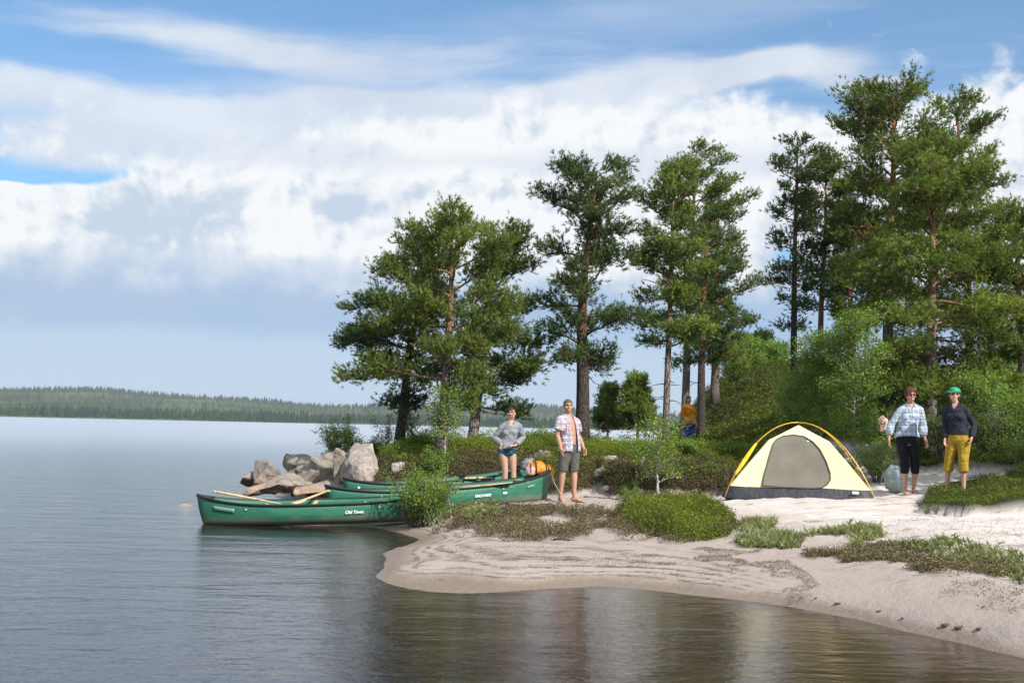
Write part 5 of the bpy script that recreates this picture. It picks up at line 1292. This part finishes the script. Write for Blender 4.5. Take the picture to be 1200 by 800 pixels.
        if w.get('cuffs'):
            for s_ in 'LR':
                el, wr = V_('el' + s_), V_('wr' + s_); q = V_('sh' + s_).lerp(el, w['sleeve'] * 2) if w['sleeve'] <= .5 else el.lerp(wr, (w['sleeve'] - .5) * 2)
                dd = (wr - el).normalized(); cf = Acc(); loft(cl if False else cf, [q - dd * .03, q + dd * .03], [.047, .049], side=(0, 1, 0), n=14); cf.obj('cuff', w['mat'], root, True)
    if 'bottom' in wear:
        w = wear['bottom']; a = Acc(); inf = w.get('inf', .012); top_ = w.get('top', 1.02)
        P_ = [(p, r) for p, r in torso if .84 < p[2] < top_ - .01]
        loft(a, [(0, 0, .815)] + [p for p, r in P_] + [(0, 0, top_)], [(.13 + inf, .105 + inf)] + [(r[0] + inf + .006, r[1] + inf + .008) for p, r in P_] + [(.150 + inf, .114 + inf + belly * .8)], n=22)
        if w['low'] < .8: legs(a, inf, w['low'], w.get('loose', .02))
        o = solid(w['name'], a, w['mat'], root, .009, 2)
        if w.get('drawn'): 
            dr_ = Acc(); tube(dr_, [(-.02, -.125, 1.0), (-.03, -.135, .93), (-.02, -.13, .88)], .008, 6); tube(dr_, [(.02, -.125, 1.0), (.03, -.135, .94), (.035, -.13, .90)], .008, 6); dr_.obj('drawstring', M_blackc, root, True)
    return root, hd, hr

wpos = Vector((gx(596, 21.85, .28), 21.85, 0)); wpos.z = H(wpos.x, wpos.y)
person('x', wpos, .12, 1.66, dict(elL=(.285, .06, 1.17), wrL=(.13, -.17, 1.03), elR=(-.27, .05, 1.16), wrR=(-.14, -.18, 1.04), handL=(-.9, -.25, -.2), handR=(-.25, -.5, -.6), kneeL=(.085, -.01, .5), kneeR=(-.075, -.03, .5)),
       dict(top=dict(mat=M_greyj, hem=.93, sleeve=.94, inf=.022, flare=.012, sloose=.012, name='jacket', collar=True), bottom=dict(mat=M_teal, low=.9, top=.99, name='swim_bottoms', inf=.009)),
       M_skin, (M_hairdark, 'bun'), head_yaw=.35, head_pitch=-.12, female=True)[0]['label'] = 'person in a grey jacket and teal swim bottoms standing among the canoes'
mpos = gp(664, 588); mr, mh, mhr = person('x', Vector((mpos.x, mpos.y, mpos.z)), .62, 1.80, dict(elR=(-.245, .02, 1.14), wrR=(-.235, -.06, .90), elL=(.25, .06, 1.14), wrL=(.27, -.05, .92), kneeL=(.11, -.05, .5), kneeR=(-.105, .0, .5), ankL=(.11, -.07, .085), ankR=(-.10, .05, .085), footL=(.35, -1), footR=(-.3, -1)),
       dict(belly=.022, top=dict(mat=M_plaid1, hem=.86, sleeve=.34, inf=.024, flare=.035, sloose=.05, gap=(.062, .0), collar=True), bottom=dict(mat=M_greyshort, low=.52, top=1.0, name='shorts', inf=.014, loose=.018)),
       M_skin2, (M_hairgrey, 'short'), head_yaw=-.50)
mr['label'] = 'barefoot person in an open checked shirt and grey shorts by the canoe bow'
pos = gp(1066, 579); r3, h3, m3 = person('x', pos, -.05, 1.70, dict(elR=(-.27, .02, 1.15), wrR=(-.31, -.05, .90), elL=(.25, .03, 1.15), wrL=(.285, -.04, .90), kneeL=(.095, -.01, .5), kneeR=(-.09, -.03, .5), ankL=(.075, .03, .085), ankR=(-.085, -.03, .085)),
       dict(top=dict(mat=M_plaid2, hem=.93, sleeve=.80, inf=.026, flare=.025, sloose=.014, collar=True, cuffs=True), bottom=dict(mat=M_blackc, low=.34, top=1.02, name='cropped_trousers', inf=.012, loose=.006)),
       M_skin2, (M_hairred, 'curly'), head_yaw=.05, female=True)
r3['label'] = 'person in a pale plaid blouse and black cropped trousers right of the tent'
def shades(root, hd, hr, mat=M_lens):
    a = Acc()
    for sx in (-1, 1): ellipsoid(a, hd((sx * .033, -.086, .006)), (.028, .008, .018), 14, 8, rot=hr.to_euler())
    tube(a, [hd((-.076, .01, .010)), hd((-.064, -.066, .012)), hd((0, -.094, .012)), hd((.064, -.066, .012)), hd((.076, .01, .010))], .0035, 6)
    a.obj('sunglasses', mat, root, True)
shades(r3, h3, m3)
pos = gp(1121, 577); pos.z -= .02
r4, h4, m4 = person('x', pos, -.62, 1.64, dict(elR=(-.22, .03, 1.14), wrR=(-.20, -.08, .90), elL=(.235, .07, 1.14), wrL=(.22, -.06, .93), kneeL=(.12, -.05, .5), kneeR=(-.125, -.01, .5), ankR=(-.17, .04, .085), ankL=(.12, -.02, .085)),
       dict(top=dict(mat=M_navy, hem=.97, sleeve=.97, inf=.016, flare=.012, sloose=.01, name='jumper'), bottom=dict(mat=M_must, low=.36, top=1.02, name='cropped_trousers', inf=.018, loose=.014)),
       M_skin, (M_hairdark, 'bob'), head_yaw=-.25, female=True)
r4['label'] = 'person in a green cap, dark jumper and mustard trousers standing on the shaded moss'
shades(r4, h4, m4)
a = Acc(); er = m4.to_euler(); ellipsoid(a, h4((0, .022, .055)), (.091, .106, .078), 22, 12, rot=er); cap = solid('cap', a, M_capg, r4, .008, 2)
trim(cap, lambda c: (m4.transposed() @ (c - h4((0, 0, .045)))).z < 0)
a = Acc(); loft(a, [h4((0, -.05, .05)), h4((0, -.10, .048)), h4((0, -.15, .038)), h4((0, -.165, .034))], [(.078, .006), (.082, .005), (.055, .004), (.02, .003)], side=m4 @ Vector((1, 0, 0)), n=14); a.obj('cap_brim', M_capg, r4, True)
pos = at(806, 33.5)
r5, h5, m5 = person('x', pos, .55, 1.62, dict(elR=(-.22, .06, 1.16), wrR=(-.16, -.14, 1.03), elL=(.22, .05, 1.15), wrL=(.20, -.08, .93)),
       dict(top=dict(mat=M_orangej, hem=.90, sleeve=.62, inf=.035, flare=.02, sloose=.02, name='jacket'), bottom=dict(mat=M_blueshort, low=.46, top=1.0, name='shorts', inf=.025, loose=.04)),
       M_skin, (M_hairdark, 'long'), head_yaw=-.3, female=True)
r5['label'] = 'distant person in an orange jacket and blue shorts among the bushes'

# weight on one leg: hips pushed sideways, shoulders dropping back over the feet
for r_, sh_, fw_ in ((mr, .045, .02), (r3, -.04, .015), (r4, .045, .02), (r5, .04, .03), (bpy.data.objects['person'], -.045, .02)):
    for c_o in r_.children:
        me = c_o.data; n = len(me.vertices); co = np.empty(n * 3, np.float32); me.vertices.foreach_get('co', co); co = co.reshape(-1, 3); z = co[:, 2]
        co[:, 0] += sh_ * np.exp(-((z - .95) / .30) ** 2) - sh_ * .35 * sstep(z, 1.2, 1.6); co[:, 1] -= fw_ * sstep(z, 1.1, 1.6)
        co[:, 2] += np.where(z > 1.15, -co[:, 0] * sh_ * 1.6, 0) * sstep(z, 1.15, 1.35)
        me.vertices.foreach_set('co', co.ravel()); me.update()
